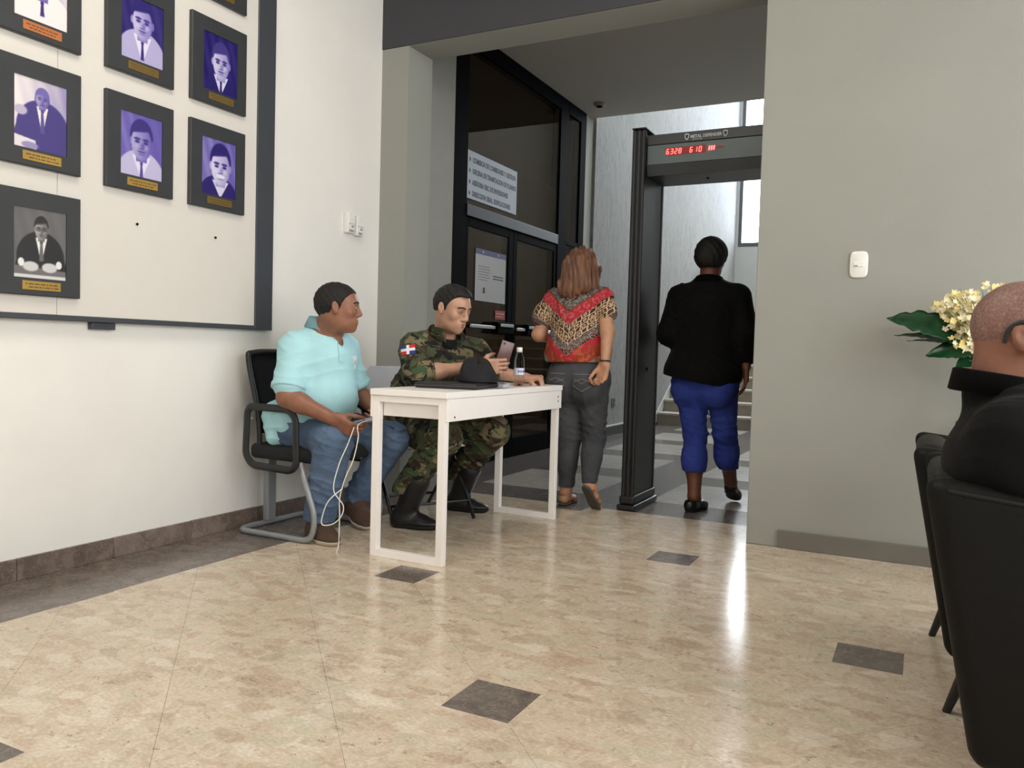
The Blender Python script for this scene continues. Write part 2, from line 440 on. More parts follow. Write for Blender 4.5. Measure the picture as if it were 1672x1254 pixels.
struct('baseboard_stair', box(B(), -3.22, -3.205, 8.126, 10.65, 0, 0.10, 0.003), mat('dark_skirting', rgb(70, 70, 70), 0.4))
struct('trim_skirting_cap', box(B(), -3.22, -3.203, 8.126, 10.65, 0.10, 0.118, 0.002), mat('pale_trim', rgb(205, 205, 202), 0.5))
# office behind the glass
M_office = mat('office_paint', rgb(128, 112, 96), 0.8, var=0.05)
struct('wall_office_back', box(B(), -6.6, -6.5, 4.4, 8.1, 0, 3.45), M_office)
struct('wall_office_near', box(B(), -6.5, -3.45, 4.4, 4.6, 0, 3.45), M_office)
struct('wall_office_far', box(B(), -6.5, -3.45, 7.95, 8.1, 0, 3.45), M_office)
# tall stairwell window
w1 = sroot('window_1', (-1.5, 15.35, 3.0))
M_wf = mat('window_frame_grey', rgb(70, 72, 76), 0.45)
bm = B(); box(bm, -3.17, -0.89, 15.29, 15.40, 3.0, 3.07, 0.004); obj('sill_bar', bm, M_wf, w1)
obj('head_bar', box(B(), -3.17, -0.89, 15.29, 15.40, 6.24, 6.3, 0.004), M_wf, w1)
for x in (-3.17, -2.06, -0.95): obj('mullion', box(B(), x, x + 0.06, 15.29, 15.40, 3.07, 6.24, 0.004), M_wf, w1)
M_clear = glass('clear_glass', (0.97, 0.985, 1.0, 1), 0.5)
for x in (-3.11, -2.0): obj('glass_pane', box(B(), x, x + 1.03, 15.34, 15.346, 3.07, 6.24), M_clear, w1)
# stairs
st = sroot('stairs', (-1.5, 10.65, 0))
M_step = mat('step_stone', rgb(160, 152, 136), 0.5, var=0.08); M_nose = mat('step_nosing', rgb(196, 190, 178), 0.45)
for n in range(8):
    y0 = 10.66 + 0.30 * n; z1 = 0.168 * (n + 1)
    obj('step', box(B(), -3.20, 0.38, y0, 13.06 if n < 7 else 15.28, z1 - 0.168 if n else 0.0, z1 - 0.0305), M_step, st)
    obj('nosing', box(B(), -3.20, 0.38, y0 - 0.025, y0 + 0.31 if n < 7 else 15.28, z1 - 0.03, z1, 0.006), M_nose, st)
bm = B(); prism(bm, [(-3.218, 10.56, 0), (-3.218, 10.56, 0.12), (-3.218, 12.96, 0.12 + 1.344 + 0.06), (-3.218, 13.2, 0.12 + 1.344 + 0.06), (-3.218, 13.2, 1.3)], (1, 0, 0), 0.014)
struct('trim_stair_skirting', bm, mat('pale_trim', rgb(205, 205, 202), 0.5))

# ------------------------------------------------------------ glazed office front
GX = -3.25
fr = sroot('trim_storefront', (GX, 6.5, 0))
def bar(name, y0, y1, z0, z1, parent, x0=-3.345, x1=-3.25, m=None): return obj(name, box(B(), x0, x1, y0, y1, z0, z1, 0.004), m or M_black, parent)
bar('jamb', 5.29, 5.50, 0, 3.45, fr); bar('jamb', 7.268, 7.463, 0, 3.45, fr); bar('jamb', 7.78, 7.919, 0, 3.45, fr)
bar('head_bar', 5.50, 7.268, 3.325, 3.45, fr); bar('head_bar', 7.463, 7.78, 3.325, 3.45, fr)
bar('transom_bar', 5.50, 7.268, 2.007, 2.10, fr, x1=-3.245, m=mat('dark_transom', rgb(38, 41, 46), 0.45, spec=0.3)); bar('transom_bar', 7.463, 7.78, 2.03, 2.08, fr)
bar('floor_bar', 7.463, 7.78, 0, 0.16, fr)
M_tint = glass('bronze_glass', (0.46, 0.41, 0.36, 1), 0.22)
w2 = sroot('window_2', (GX, 6.4, 2.1)); obj('glass_pane', box(B(), -3.268, -3.262, 5.50, 7.268, 2.10, 3.325), M_tint, w2)
w3 = sroot('window_3', (GX, 7.6, 0)); obj('glass_pane', box(B(), -3.268, -3.262, 7.463, 7.78, 0.16, 3.325), M_tint, w3)
M_chrome = mat('bright_metal', rgb(190, 192, 196), 0.22, metal=1.0)
def leaf(name, y0, y1, s0, s1):
    d = sroot(name, (GX, y0, 0))
    bar('stile', y0, y0 + s0, 0.005, 2.0, d, -3.335, -3.256); bar('stile', y1 - s1, y1, 0.005, 2.0, d, -3.335, -3.256)
    bar('top_rail', y0 + s0, y1 - s1, 1.93, 2.0, d, -3.335, -3.256); bar('bottom_rail', y0 + s0, y1 - s1, 0.005, 0.17, d, -3.335, -3.256)
    obj('glass_pane', box(B(), -3.268, -3.262, y0 + s0, y1 - s1, 0.17, 1.93), M_tint, d)
    pb = obj('push_bar', box(B(), -3.235, -3.20, y0 + 0.01, y1 - 0.05, 1.125, 1.155, 0.006), M_chrome, d); pb['label'] = 'bright metal push bar'
    return d
d1 = leaf('door_1', 5.51, 6.33, 0.035, 0.085)
obj('latch_housing', box(B(), -3.256, -3.185, 5.95, 6.25, 1.09, 1.19, 0.008), M_black, d1)
obj('latch_cover', box(B(), -3.1845, -3.178, 5.99, 6.23, 1.150, 1.175, 0.002), M_chrome, d1)
d2 = leaf('door_2', 6.335, 7.26, 0.075, 0.06)
obj('latch_housing', box(B(), -3.256, -3.185, 6.52, 6.80, 1.09, 1.19, 0.008), M_black, d2)
obj('latch_cover', box(B(), -3.1845, -3.178, 6.54, 6.78, 1.150, 1.175, 0.002), M_chrome, d2)
# ------------------------------------------------------------ portrait board on the left wall
XB = -3.08
def cv(y, z, X=XB):                                # measured on the wall plane -> on a plane nearer the room
    s = X / -3.12; return y * s, 0.95 + (z - 0.95) * s
M_board = mat('board_panel', rgb(214, 210, 203), 0.55, var=0.015)
M_bframe = mat('board_border', rgb(62, 66, 72), 0.4, var=0.05)
yb1, zb0 = cv(3.255, 1.022); yb0, zb1 = cv(3.131, 1.044)
t = thing('display_board', 'large pale display board with dark grey border on the white wall', 'display board', (XB, 2.0, zb0))
ys = [-0.40, 0.82, 2.03, yb0]
for a, b in zip(ys[:-1], ys[1:]): obj('panel', box(B(), -3.118, XB, a + 0.0008, b - 0.0008, zb1, 2.98, 0.001, 1), M_board, t)
obj('border', box(B(), -3.119, XB + 0.006, yb0, yb1, zb0, 3.0, 0.002, 1), M_bframe, t)
obj('border', box(B(), -3.119, XB + 0.006, -0.42, yb0 - 0.0005, zb0, zb1 - 0.0005, 0.002, 1), M_bframe, t)
obj('border', box(B(), -3.119, XB + 0.006, -0.42, yb0 - 0.0005, 2.9805, 3.0, 0.002, 1), M_bframe, t)
obj('bracket', box(B(), -3.119, -3.09, 2.19, 2.30, zb0 - 0.03, zb0 - 0.0005, 0.003), M_bframe, t)
for y, z in ((2.422, 1.463), (2.863, 1.464)):
    yy, zz = cv(y, z)
    n = obj('nail', lathe(B(), [(0.001, -0.01), (0.0035, 0.0), (0.006, 0.006), (0.004, 0.009), (0, 0.0095)], (XB, yy, zz), 10, axis=(1, 0, 0)), M_black, t)

M_pframe = mat('black_picture_frame', rgb(50, 53, 55), 0.42, var=0.08)
M_brass = mat('brass_plate', rgb(176, 142, 70), 0.35, metal=0.35, var=0.08)
M_brassd = mat('dull_brass_plate', rgb(120, 98, 52), 0.4, metal=0.35, var=0.08)
M_copper = mat('copper_plate', rgb(196, 120, 72), 0.35, metal=0.35, var=0.08)
M_engr = mat('engraving', rgb(92, 70, 36), 0.6)
def vcol():
    t = NT('photo_print'); a = t.new('VertexColor'); a.layer_name = 'print'
    return t.fin(a.outputs[0], 0.32)
M_print = vcol()
def ell_mask(U_, V_, cx, cy, rx, ry, soft=0.05):
    d = np.sqrt(((U_ - cx) / rx) ** 2 + ((V_ - cy) / ry) ** 2); return np.clip((1 - d) / soft + 0.5, 0, 1)
def poly_mask(U_, V_, pts, soft=0.012):
    """convex polygon, counter-clockwise"""
    m = np.ones_like(U_)
    for i in range(len(pts)):
        (x0, y0), (x1, y1) = pts[i], pts[(i + 1) % len(pts)]
        d = (x1 - x0) * (V_ - y0) - (y1 - y0) * (U_ - x0); m = np.minimum(m, np.clip(d / math.hypot(x1 - x0, y1 - y0) / soft + 0.5, 0, 1))
    return m
def portrait(kind, nu=76, nv=94):
    """tone image (0..1) of a plain half-length portrait; u across, v up"""
    u = np.linspace(0, 1, nu); v = np.linspace(0, 1, nv); Ug, Vg = np.meshgrid(u, v)
    k = dict(bg0=0.25, bg1=0.35, suit=0.6, head=(0.5, 0.62, 0.17, 0.22), tie=0.1, hair=0.08, skin=0.75, shirt=0.95, smile=0, glasses=0, sh=(0.02, 0.33, 0.98), hands=0)
    k.update(kind)
    T = k['bg0'] + (k['bg1'] - k['bg0']) * Ug + 0.03 * np.sin(Ug * 23 + Vg * 9)
    def put(m, val):
        nonlocal T; T = T * (1 - m) + val * m
    hx, hy, rx, ry = k['head']; x0, ys_, x1 = k['sh']; neck = hy - ry * 0.8
    put(ell_mask(Ug, Vg, (x0 + x1) / 2, ys_ - 0.22, (x1 - x0) * 0.56, 0.36 + neck - ys_ - 0.05, 0.05), k['suit'])
    put(ell_mask(Ug, Vg, hx, ys_ - 0.5, (x1 - x0) * 0.62, 0.58, 0.04), k['suit'])
    sw = rx * 0.85; vb = max(0.0, ys_ - 0.30) if not k['hands'] else 0.26
    put(poly_mask(Ug, Vg, [(hx - sw * 0.12, vb), (hx + sw * 0.12, vb), (hx + sw, neck), (hx - sw, neck)]), k['shirt'])
    put(poly_mask(Ug, Vg, [(hx - rx * 0.5, neck - ry * 0.32), (hx + rx * 0.5, neck - ry * 0.32), (hx + rx * 0.55, hy), (hx - rx * 0.55, hy)]), k['skin'] * 0.78)
    if k['tie'] is not None:
        put(poly_mask(Ug, Vg, [(hx - 0.04, vb), (hx + 0.045, vb), (hx + 0.022, neck - ry * 0.42), (hx - 0.022, neck - ry * 0.42)]), k['tie'])
        put(ell_mask(Ug, Vg, hx, neck - ry * 0.4, 0.035, 0.03, 0.2), k['tie'] * 0.8)
    put(ell_mask(Ug, Vg, hx, hy + ry * 0.22, rx * 1.08, ry * 0.98, 0.10), k['hair'])
    put(ell_mask(Ug, Vg, hx - rx * 1.0, hy - ry * 0.08, rx * 0.14, ry * 0.22, 0.3), k['skin'] * 0.8)
    put(ell_mask(Ug, Vg, hx + rx * 1.0, hy - ry * 0.08, rx * 0.14, ry * 0.22, 0.3), k['skin'] * 0.7)
    sh = np.clip(k['skin'] * (1.08 - 0.35 * (Ug - hx + rx) / (2 * rx)), 0, 1)
    put(ell_mask(Ug, Vg, hx, hy - ry * 0.10, rx * 0.94, ry * 0.92, 0.10) * np.clip((hy + ry * 0.56 - Vg + 0.15 * (Ug - hx)) / 0.03, 0, 1), sh)
    for s in (-1, 1):
        put(ell_mask(Ug, Vg, hx + s * rx * 0.40, hy + ry * 0.10, rx * 0.28, ry * 0.07, 0.6), 0.16)
        put(ell_mask(Ug, Vg, hx + s * rx * 0.40, hy - ry * 0.06, rx * 0.20, ry * 0.065, 0.6), 0.10)
        put(ell_mask(Ug, Vg, hx + s * rx * 0.45, hy - ry * 0.30, rx * 0.2, ry * 0.12, 0.9) * 0.35, min(1, k['skin'] * 1.2))
        if k['glasses']:
            r = ell_mask(Ug, Vg, hx + s * rx * 0.42, hy - ry * 0.04, rx * 0.40, ry * 0.17, 0.2) - ell_mask(Ug, Vg, hx + s * rx * 0.42, hy - ry * 0.04, rx * 0.32, ry * 0.12, 0.2)
            put(np.clip(r, 0, 1), 0.05)
    put(ell_mask(Ug, Vg, hx + rx * 0.12, hy - ry * 0.24, rx * 0.16, ry * 0.14, 0.9) * 0.6, k['skin'] * 0.62)
    put(ell_mask(Ug, Vg, hx, hy - ry * 0.40, rx * 0.22, ry * 0.035, 0.7) * 0.7, 0.25)
    put(ell_mask(Ug, Vg, hx, hy - ry * 0.56, rx * (0.46 if k['smile'] else 0.34), ry * (0.10 if k['smile'] else 0.05), 0.5), 0.98 if k['smile'] else 0.28)
    put(ell_mask(Ug, Vg, hx, hy - ry * 0.70, rx * 0.3, ry * 0.04, 0.8) * 0.4, 0.3)
    if k['hands'] == 1:
        put(ell_mask(Ug, Vg, 0.13, 0.52, 0.12, 0.07, 0.3), 0.72)
        put(poly_mask(Ug, Vg, [(0.0, 0.0), (0.42, 0.0), (0.40, 0.13), (0.0, 0.17)]), 0.9)
        put(ell_mask(Ug, Vg, 0.3, 0.05, 0.16, 0.05, 0.3), 0.6)
    if k['hands'] == 2:
        put(poly_mask(Ug, Vg, [(0, 0), (1, 0), (1, 0.13), (0, 0.17)]), 0.5); put(poly_mask(Ug, Vg, [(0, 0), (1, 0), (1, 0.05), (0, 0.05)]), 0.86)
        for s in (-1, 1): put(ell_mask(Ug, Vg, 0.5 + s * 0.18, 0.17, 0.15, 0.07, 0.25), 0.82); put(ell_mask(Ug, Vg, 0.5 + s * 0.36, 0.22, 0.06, 0.06, 0.25), 0.95)
    return np.clip(T, 0, 1)
def duotone(T, lo, mid, hi):
    lo, mid, hi = (np.array([s2l(x) for x in c]) for c in (lo, mid, hi)); T = T[..., None]
    return np.where(T < 0.5, lo + (mid - lo) * T * 2, mid + (hi - mid) * (T - 0.5) * 2)
BLUE = ((24, 14, 92), (104, 92, 172), (226, 222, 240)); GREY = ((26, 28, 30), (110, 108, 110), (235, 234, 234)); WBLUE = ((34, 24, 96), (110, 98, 168), (238, 230, 226))
FW, FH, FT = 0.335, 0.40, 0.022
def picture(y0, z0, kind, tones, plate, label, pic=(0.20, 0.82, 0.165, 0.83)):
    x = XB + 0.001
    t = thing('portrait_frame', label, 'picture frame', (x, y0 + FW / 2, z0), 'framed portraits on the board')
    bm = B(); py0, py1 = y0 + FW * pic[0], y0 + FW * pic[1]; pz0, pz1 = z0 + FH * pic[2], z0 + FH * pic[3]
    X0, X1 = x, x + FT
    # border as a mitred moulding round a sunk opening
    out = [(y0, z0), (y0 + FW, z0), (y0 + FW, z0 + FH), (y0, z0 + FH)]; inn = [(py0, pz0), (py1, pz0), (py1, pz1), (py0, pz1)]
    def ring(pts, xx): return [bm.verts.new((xx, a, b)) for a, b in pts]
    e = 0.003
    oin = [(y0 + e, z0 + e), (y0 + FW - e, z0 + e), (y0 + FW - e, z0 + FH - e), (y0 + e, z0 + FH - e)]
    rs = [ring(out, X0), ring(out, X1 - e), ring(oin, X1), ring(inn, X1 - 0.001), ring(inn, X1 - 0.006)]
    for a, b in zip(rs[:-1], rs[1:]):
        for q in range(4): bm.faces.new((a[q], a[(q + 1) % 4], b[(q + 1) % 4], b[q]))
    bm.faces.new(rs[0][::-1]); obj('frame_border', bm, M_pframe, t)
    T = portrait(kind); C = duotone(T, *tones); nv, nu = T.shape
    bm = B(); lay = bm.loops.layers.float_color.new('print')
    g = [[bm.verts.new((X1 - 0.0055, py0 + (py1 - py0) * i / (nu - 1), pz0 + (pz1 - pz0) * j / (nv - 1))) for i in range(nu)] for j in range(nv)]
    for j in range(nv - 1):
        for i in range(nu - 1):
            f = bm.faces.new((g[j][i], g[j][i + 1], g[j + 1][i + 1], g[j + 1][i]))
            for l, (jj, ii) in zip(f.loops, ((j, i), (j, i + 1), (j + 1, i + 1), (j + 1, i))): l[lay] = (*C[jj, ii], 1)
    obj('photo_print', bm, M_print, t)
    qy0, qy1, qz0, qz1 = y0 + FW * 0.29, y0 + FW * 0.745, z0 + FH * 0.052, z0 + FH * 0.138
    pl = obj('name_plate', box(B(), X1 - 0.001, X1 + 0.0025, qy0, qy1, qz0, qz1, 0.0006, 1), plate, t)
    bm = B(); rnd = random.Random(int(z0 * 1000) + int(y0 * 777))
    for r in range(2):                                     # two rows of illegibly small engraving
        a = qy0 + 0.012 + r * 0.012; zc = qz1 - 0.012 - r * 0.012
        while a < qy1 - 0.02 - r * 0.008:
            w = rnd.uniform(0.006, 0.02); box(bm, X1 + 0.0026, X1 + 0.0028, a, min(a + w, qy1 - 0.01), zc - 0.0022, zc + 0.0022); a += w + 0.004
    obj('engraving', bm, M_engr, pl)['kind'] = 'stuff'
    return t
def at_(y, z): return cv(y, z, -3.065)
P_ = [
 (2.268, 1.604, dict(bg0=0.52, bg1=0.45, suit=0.78, head=(0.5, 0.58, 0.26, 0.30), skin=0.66, hair=0.12, tie=0.3, sh=(0.0, 0.25, 1.0)), BLUE, M_brass, 'framed violet-blue portrait of a man on pale background, middle column lower of two'),
 (2.268, 2.103, dict(bg0=0.05, bg1=0.08, suit=0.72, head=(0.5, 0.66, 0.25, 0.29), skin=0.74, hair=0.05, tie=0.12, sh=(0.0, 0.34, 1.0)), BLUE, M_brassd, 'framed violet-blue portrait in pale suit on dark ground, middle column upper one'),
 (2.708, 2.099, dict(bg0=0.03, bg1=0.05, suit=0.03, head=(0.52, 0.55, 0.25, 0.30), skin=0.80, hair=0.16, tie=0.06, sh=(0.1, 0.2, 0.9), shirt=0.9), BLUE, M_brassd, 'framed dark blue portrait of a half-lit face, right column above the smiling one'),
 (2.706, 1.601, dict(bg0=0.55, bg1=0.5, suit=0.05, head=(0.55, 0.55, 0.29, 0.34), skin=0.86, hair=0.05, tie=None, smile=1, sh=(0.0, 0.2, 1.0), shirt=0.9), BLUE, M_brassd, 'framed violet-blue portrait of a smiling man, lowest of the right column'),
 (2.705, 2.600, dict(bg0=0.1, bg1=0.1, suit=0.1), BLUE, M_brassd, 'framed portrait cut by the top of the photo, uppermost of the right column'),
 (1.812, 1.115, dict(bg0=0.40, bg1=0.44, suit=0.04, head=(0.52, 0.72, 0.13, 0.16), skin=0.62, hair=0.05, tie=0.42, glasses=1, hands=2, sh=(0.1, 0.52, 0.92), shirt=0.96), GREY, M_brass, 'framed grey portrait of a seated man in glasses, lowest frame of the left column'),
 (1.812, 1.614, dict(bg0=0.95, bg1=0.62, suit=0.16, head=(0.53, 0.74, 0.13, 0.14), skin=0.60, hair=0.5, tie=0.3, hands=1, sh=(0.1, 0.52, 1.0), shirt=0.96), WBLUE, M_brass, 'framed portrait of a man in a blue suit, middle frame of the left column'),
 (1.812, 2.107, dict(bg0=0.8, bg1=0.8, suit=0.95, head=(0.52, 0.62, 0.22, 0.28), skin=0.62, hair=0.2, tie=0.08, sh=(0.0, 0.4, 1.0)), WBLUE, M_copper, 'framed portrait in white shirt with copper plate, top of the left column'),
]
for y, z, k, tn, pl, lb in P_:
    a, b = at_(y, z); picture(a, b, k, tn, pl, lb)

# ------------------------------------------------------------ wall devices
M_plast = mat('white_plastic', rgb(232, 231, 226), 0.35, var=0.02); M_plast2 = mat('grey_plastic', rgb(150, 150, 148), 0.4)
for n, (y0, y1, z0, z1, lb) in enumerate(((3.838, 3.905, 1.628, 1.750, 'small white wall control box, left of a pair above the seated men'), (3.925, 3.985, 1.622, 1.742, 'small white wall control box, right of a pair above the seated men'))):
    t = thing('wall_control', lb, 'wall control', (-3.12, (y0 + y1) / 2, z0), 'wall controls in a pair')
    obj('housing', box(B(), -3.119, -3.085, y0, y1, z0, z1, 0.006), M_plast, t)
    obj('cover', box(B(), -3.0849, -3.079, y0 + 0.006, y1 - 0.006, z0 + 0.055, z1 - 0.006, 0.003), M_plast, t)
    obj('slot', box(B(), -3.0849, -3.083, y0 + 0.012, y1 - 0.012, z0 + 0.008, z0 + 0.020), M_plast2, t)
    obj('slider', box(B(), -3.0849, -3.077, (y0 + y1) / 2, (y0 + y1) / 2 + 0.012, z0 + 0.034, z0 + 0.046, 0.002), M_plast2, t)
t = thing('light_switch', 'white rounded light switch plate on the grey wall', 'light switch', (-0.295, 4.19, 1.344))
bm = B(); bmesh.ops.create_circle(bm, cap_ends=True, segments=40, radius=1.0)
for v in bm.verts:
    a = math.atan2(v.co.y, v.co.x); c, s_ = math.cos(a), math.sin(a); e = 0.42
    v.co = Vector((-0.295 + 0.040 * math.copysign(abs(c) ** e, c), 4.189, 1.407 + 0.0625 * math.copysign(abs(s_) ** e, s_)))
r = bmesh.ops.extrude_face_region(bm, geom=list(bm.faces)); vv = [g for g in r['geom'] if isinstance(g, bmesh.types.BMVert)]
for v in vv: v.co.y -= 0.008
r2 = bmesh.ops.inset_region(bm, faces=[g for g in r['geom'] if isinstance(g, bmesh.types.BMFace)], thickness=0.005, depth=0.003)
obj('plate', bm, M_plast, t, True)
obj('rocker', box(B(), -0.318, -0.272, 4.1735, 4.1785, 1.395, 1.419, 0.002), M_plast, t)
obj('indicator', box(B(), -0.3165, -0.300, 4.1728, 4.1737, 1.397, 1.4035, 0.0003, 1), M_plast2, t)
t = thing('wall_outlet', 'small grey electrical outlet low on the concrete wall', 'outlet', (-3.22, 8.92, 0.33))
obj('plate', box(B(), -3.2195, -3.21, 8.865, 8.975, 0.325, 0.43, 0.003), mat('outlet_grey', rgb(112, 113, 108), 0.6), t)
for dz in (0.355, 0.40): obj('socket', lathe(B(), [(0.016, 0), (0.016, 0.004), (0.010, 0.003), (0, 0.002)], (-3.21, 8.92, dz - 0.0), 14, axis=(1, 0, 0)), mat('outlet_dark', rgb(62, 62, 60), 0.6), t)
t = thing('smoke_detector', 'small round smoke detector on the corridor ceiling', 'smoke detector', (-3.0, 7.63, 3.45))
obj('body', lathe(B(), [(0.055, 0), (0.055, -0.015), (0.045, -0.03), (0, -0.032)], (-3.0, 7.63, 3.449), 20), mat('detector_shell', rgb(150, 140, 128), 0.5), t, True)
obj('vent_ring', lathe(B(), [(0.030, -0.0322), (0.030, -0.038), (0.022, -0.041), (0, -0.041)], (-3.0, 7.63, 3.449), 20), M_black, t, True)

# ------------------------------------------------------------ signs on the office glass
M_signb = mat('sign_face', rgb(176, 186, 200), 0.4, var=0.03); M_ink = mat('navy_ink', rgb(28, 32, 70), 0.5)
t = thing('office_sign', 'pale blue lettered office sign on the dark glass above the doors', 'sign', (-3.258, 5.93, 2.145))
obj('sign_plate', box(B(), -3.2595, -3.256, 5.505, 6.365, 2.146, 2.523, 0.001, 1), M_signb, t)
rows = ['COMISION DE COMISIONES Y GESTION', 'OFICINA DE TRAMITACION DE PLANOS', 'ASESORIA FISC. DE INVERSIONES', 'DIRECCION GRAL. EDIFICACIONES']
for n, s in enumerate(rows):
    z = 2.455 - n * 0.088
    bm = B(); text_bm(bm, s, (-3.2557, 5.585, z - 0.018), (0, 1, 0), (0, 0, 1), 0.056, 0.0004, squeeze=0.75, bold=0.0022)
    obj('lettering', bm, M_ink, t); bm = B()
    c = (-3.2558, 5.543, z); prism(bm, [(c[0], c[1] - 0.014, c[2]), (c[0], c[1], c[2] - 0.022), (c[0], c[1] + 0.014, c[2]), (c[0], c[1], c[2] + 0.022)], (1, 0, 0), 0.0006)
    obj('bullet', bm, M_ink, t)
t = thing('door_poster', 'white notice with a violet header band on the left glass door', 'poster', (-3.259, 5.92, 1.352))
M_paper = mat('notice_paper', rgb(206, 206, 210), 0.6, var=0.02)
obj('sheet', box(B(), -3.2605, -3.2585, 5.675, 6.20, 1.352, 1.73), M_paper, t)
hb = obj('header_band', box(B(), -3.2605, -3.2585, 5.675, 6.20, 1.7302, 1.775), mat('violet_print', rgb(52, 44, 122), 0.5), t)
for yy in (5.80, 6.06): obj('emblem', lathe(B(), [(0.011, 0), (0.011, 0.0006), (0, 0.0006)], (-3.2585, yy, 1.753), 12, axis=(1, 0, 0)), M_paper, hb)
bm = B(); rnd = random.Random(3)
for n in range(6):
    z = 1.635 - n * 0.022; a = 5.72
    while a < 5.90 - (0.06 if n == 5 else 0): w = rnd.uniform(0.015, 0.05); box(bm, -3.2585, -3.2581, a, min(a + w, 5.92), z - 0.003, z + 0.003); a += w + 0.008
obj('text_lines', bm, mat('grey_ink', rgb(120, 120, 126), 0.6), t)['kind'] = 'stuff'
bm = B()
for n in range(2): box(bm, -3.2585, -3.2581, 5.975, 6.16, 1.567 - n * 0.022, 1.576 - n * 0.022)
box(bm, -3.2585, -3.2580, 5.80, 5.845, 1.42, 1.435); lathe(bm, [(0.017, 0), (0.017, 0.0006), (0, 0.0006)], (-3.2585, 5.823, 1.45), 12, axis=(1, 0, 0))
obj('bold_lines', bm, mat('dark_ink', rgb(52, 52, 56), 0.6), t)['kind'] = 'stuff'
t = thing('door_sticker', 'small red rectangular sticker on the glass above the push bar', 'sticker', (-3.259, 6.12, 1.21))
obj('face', box(B(), -3.2605, -3.2590, 6.03, 6.21, 1.215, 1.29), mat('red_print', rgb(190, 66, 62), 0.5), t)
obj('text_lines', box(box(B(), -3.2590, -3.2586, 6.05, 6.19, 1.258, 1.268), -3.2590, -3.2586, 6.05, 6.16, 1.235, 1.243), mat('pale_print', rgb(226, 170, 164), 0.5), t)
t = thing('glazed_panel', 'plain grey panel mounted inside the glass right of the sign', 'panel', (-3.4, 6.8, 2.1))
obj('sheet', box(B(), -3.2760, -3.2690, 6.42, 7.22, 2.101, 2.52, 0.001), mat('grey_card', rgb(150, 146, 140), 0.7), t)
obj('edge_strip', box(B(), -3.2765, -3.2690, 6.42, 7.22, 2.5205, 2.535, 0.001), mat('grey_skirting_paint', rgb(140, 137, 130), 0.5), t)

# ------------------------------------------------------------ walk-through metal detector
M_det = mat('detector_dark_grey', rgb(20, 20, 22), 0.42, var=0.05); M_det2 = mat('detector_panel_grey', rgb(22, 23, 25), 0.42, var=0.05); M_det3 = mat('detector_face_green_grey', rgb(88, 100, 102), 0.35)
t = thing('metal_detector', 'dark grey walk-through metal detector gate with red digits', 'metal detector', (-1.17, 4.86, 0))
def post(x0, x1, inner):
    p = obj('post', box(B(), x0 + 0.006, x1 - 0.006, 4.69, 5.03, 0.09, 2.27, 0.004), M_det2, t)
    for ya, yb in ((4.65, 4.689), (5.031, 5.07)):
        bm = B()
        for a, b in ((x0, x0 + 0.024), (x0 + 0.028, x1 - 0.028), (x1 - 0.024, x1)): box(bm, a, b, ya, yb, 0.06, 2.29, 0.009, 3)
        box(bm, x0 + 0.01, x1 - 0.01, ya + 0.008, yb - 0.003, 0.07, 2.28)
        obj('edge_column', bm, M_det, p)
    bm = B(); box(bm, x0 - 0.018, x1 + 0.018, 4.625, 5.095, 0, 0.035, 0.01); box(bm, x0 - 0.008, x1 + 0.008, 4.64, 5.08, 0.0352, 0.088, 0.012)
    obj('foot', bm, M_det, p)
    obj('cap', box(B(), x0 - 0.003, x1 + 0.003, 4.647, 5.073, 2.2905, 2.30, 0.003), M_det, p)
    bm = B()
    for z in (0.86, ): lathe(bm, [(0.010, 0), (0.010, 0.004), (0.006, 0.005), (0, 0.005)], (x1 - 0.006 if inner > 0 else x0 + 0.006, 4.85, z), 12, axis=(inner, 0, 0))
    obj('sensor', bm, M_black, p)
post(-1.61, -1.53, 1); post(-0.80, -0.72, -1)
hd = obj('header', box(B(), -1.529, -0.801, 4.715, 5.03, 2.02, 2.262, 0.004), M_det2, t)
M_trim = mat('detector_trim_grey', rgb(46, 50, 54), 0.42)
bm = B(); prism(bm, [(-1.529, 4.714, 2.200), (-1.529, 4.695, 2.203), (-1.529, 4.702, 2.262), (-1.529, 4.714, 2.264)], (1, 0, 0), 0.728); obj('trim_band', bm, M_trim, hd); bm = B()
prism(bm, [(-1.529, 4.714, 2.02), (-1.529, 4.708, 2.02), (-1.529, 4.692, 2.082), (-1.529, 4.714, 2.084)], (1, 0, 0), 0.728)
obj('trim_band', bm, M_trim, hd)
obj('display_face', box(B(), -1.529, -0.801, 4.698, 4.714, 2.085, 2.199, 0.002), M_det3, hd)
obj('speaker_knob', lathe(B(), [(0.008, 0), (0.007, -0.006), (0, -0.007)], (-1.20, 4.86, 2.0195), 12), M_black, hd)
t = t
FX = 4.6972
M_led = emis('red_led', (1.0, 0.06, 0.05, 1), 9.0); M_ledbg = emis('red_window_glow', (0.20, 0.010, 0.012, 1), 0.35)
SEG = {'6': 'acdefg', '3': 'abcdg', '2': 'abdeg', '8': 'abcdefg', '1': 'bc', '0': 'abcdef'}
def seven(bm, ch, x, z, w=0.013, h=0.028, q=0.0032):
    sl = 0.12
    def P(u, v): return (x + u * w + v * h * sl, FX - 0.0012, z + v * h)
    S = dict(a=((0, 1), (1, 1)), b=((1, .5), (1, 1)), c=((1, 0), (1, .5)), d=((0, 0), (1, 0)), e=((0, 0), (0, .5)), f=((0, .5), (0, 1)), g=((0, .5), (1, .5)))
    for k in SEG[ch]:
        a, b = S[k]; A, Bq = Vector(P(*a)), Vector(P(*b)); d = (Bq - A).normalized(); n = Vector((-d.z, 0, d.x)) * q / 2; A += d * 0.001; Bq -= d * 0.001
        prism(bm, [A - n, Bq - n, Bq + n, A + n], (0, -1, 0), 0.0008)
dw = obj('display_window', box(B(), -1.418, -1.178, FX - 0.0008, FX + 0.001, 2.132, 2.176), M_ledbg, hd)
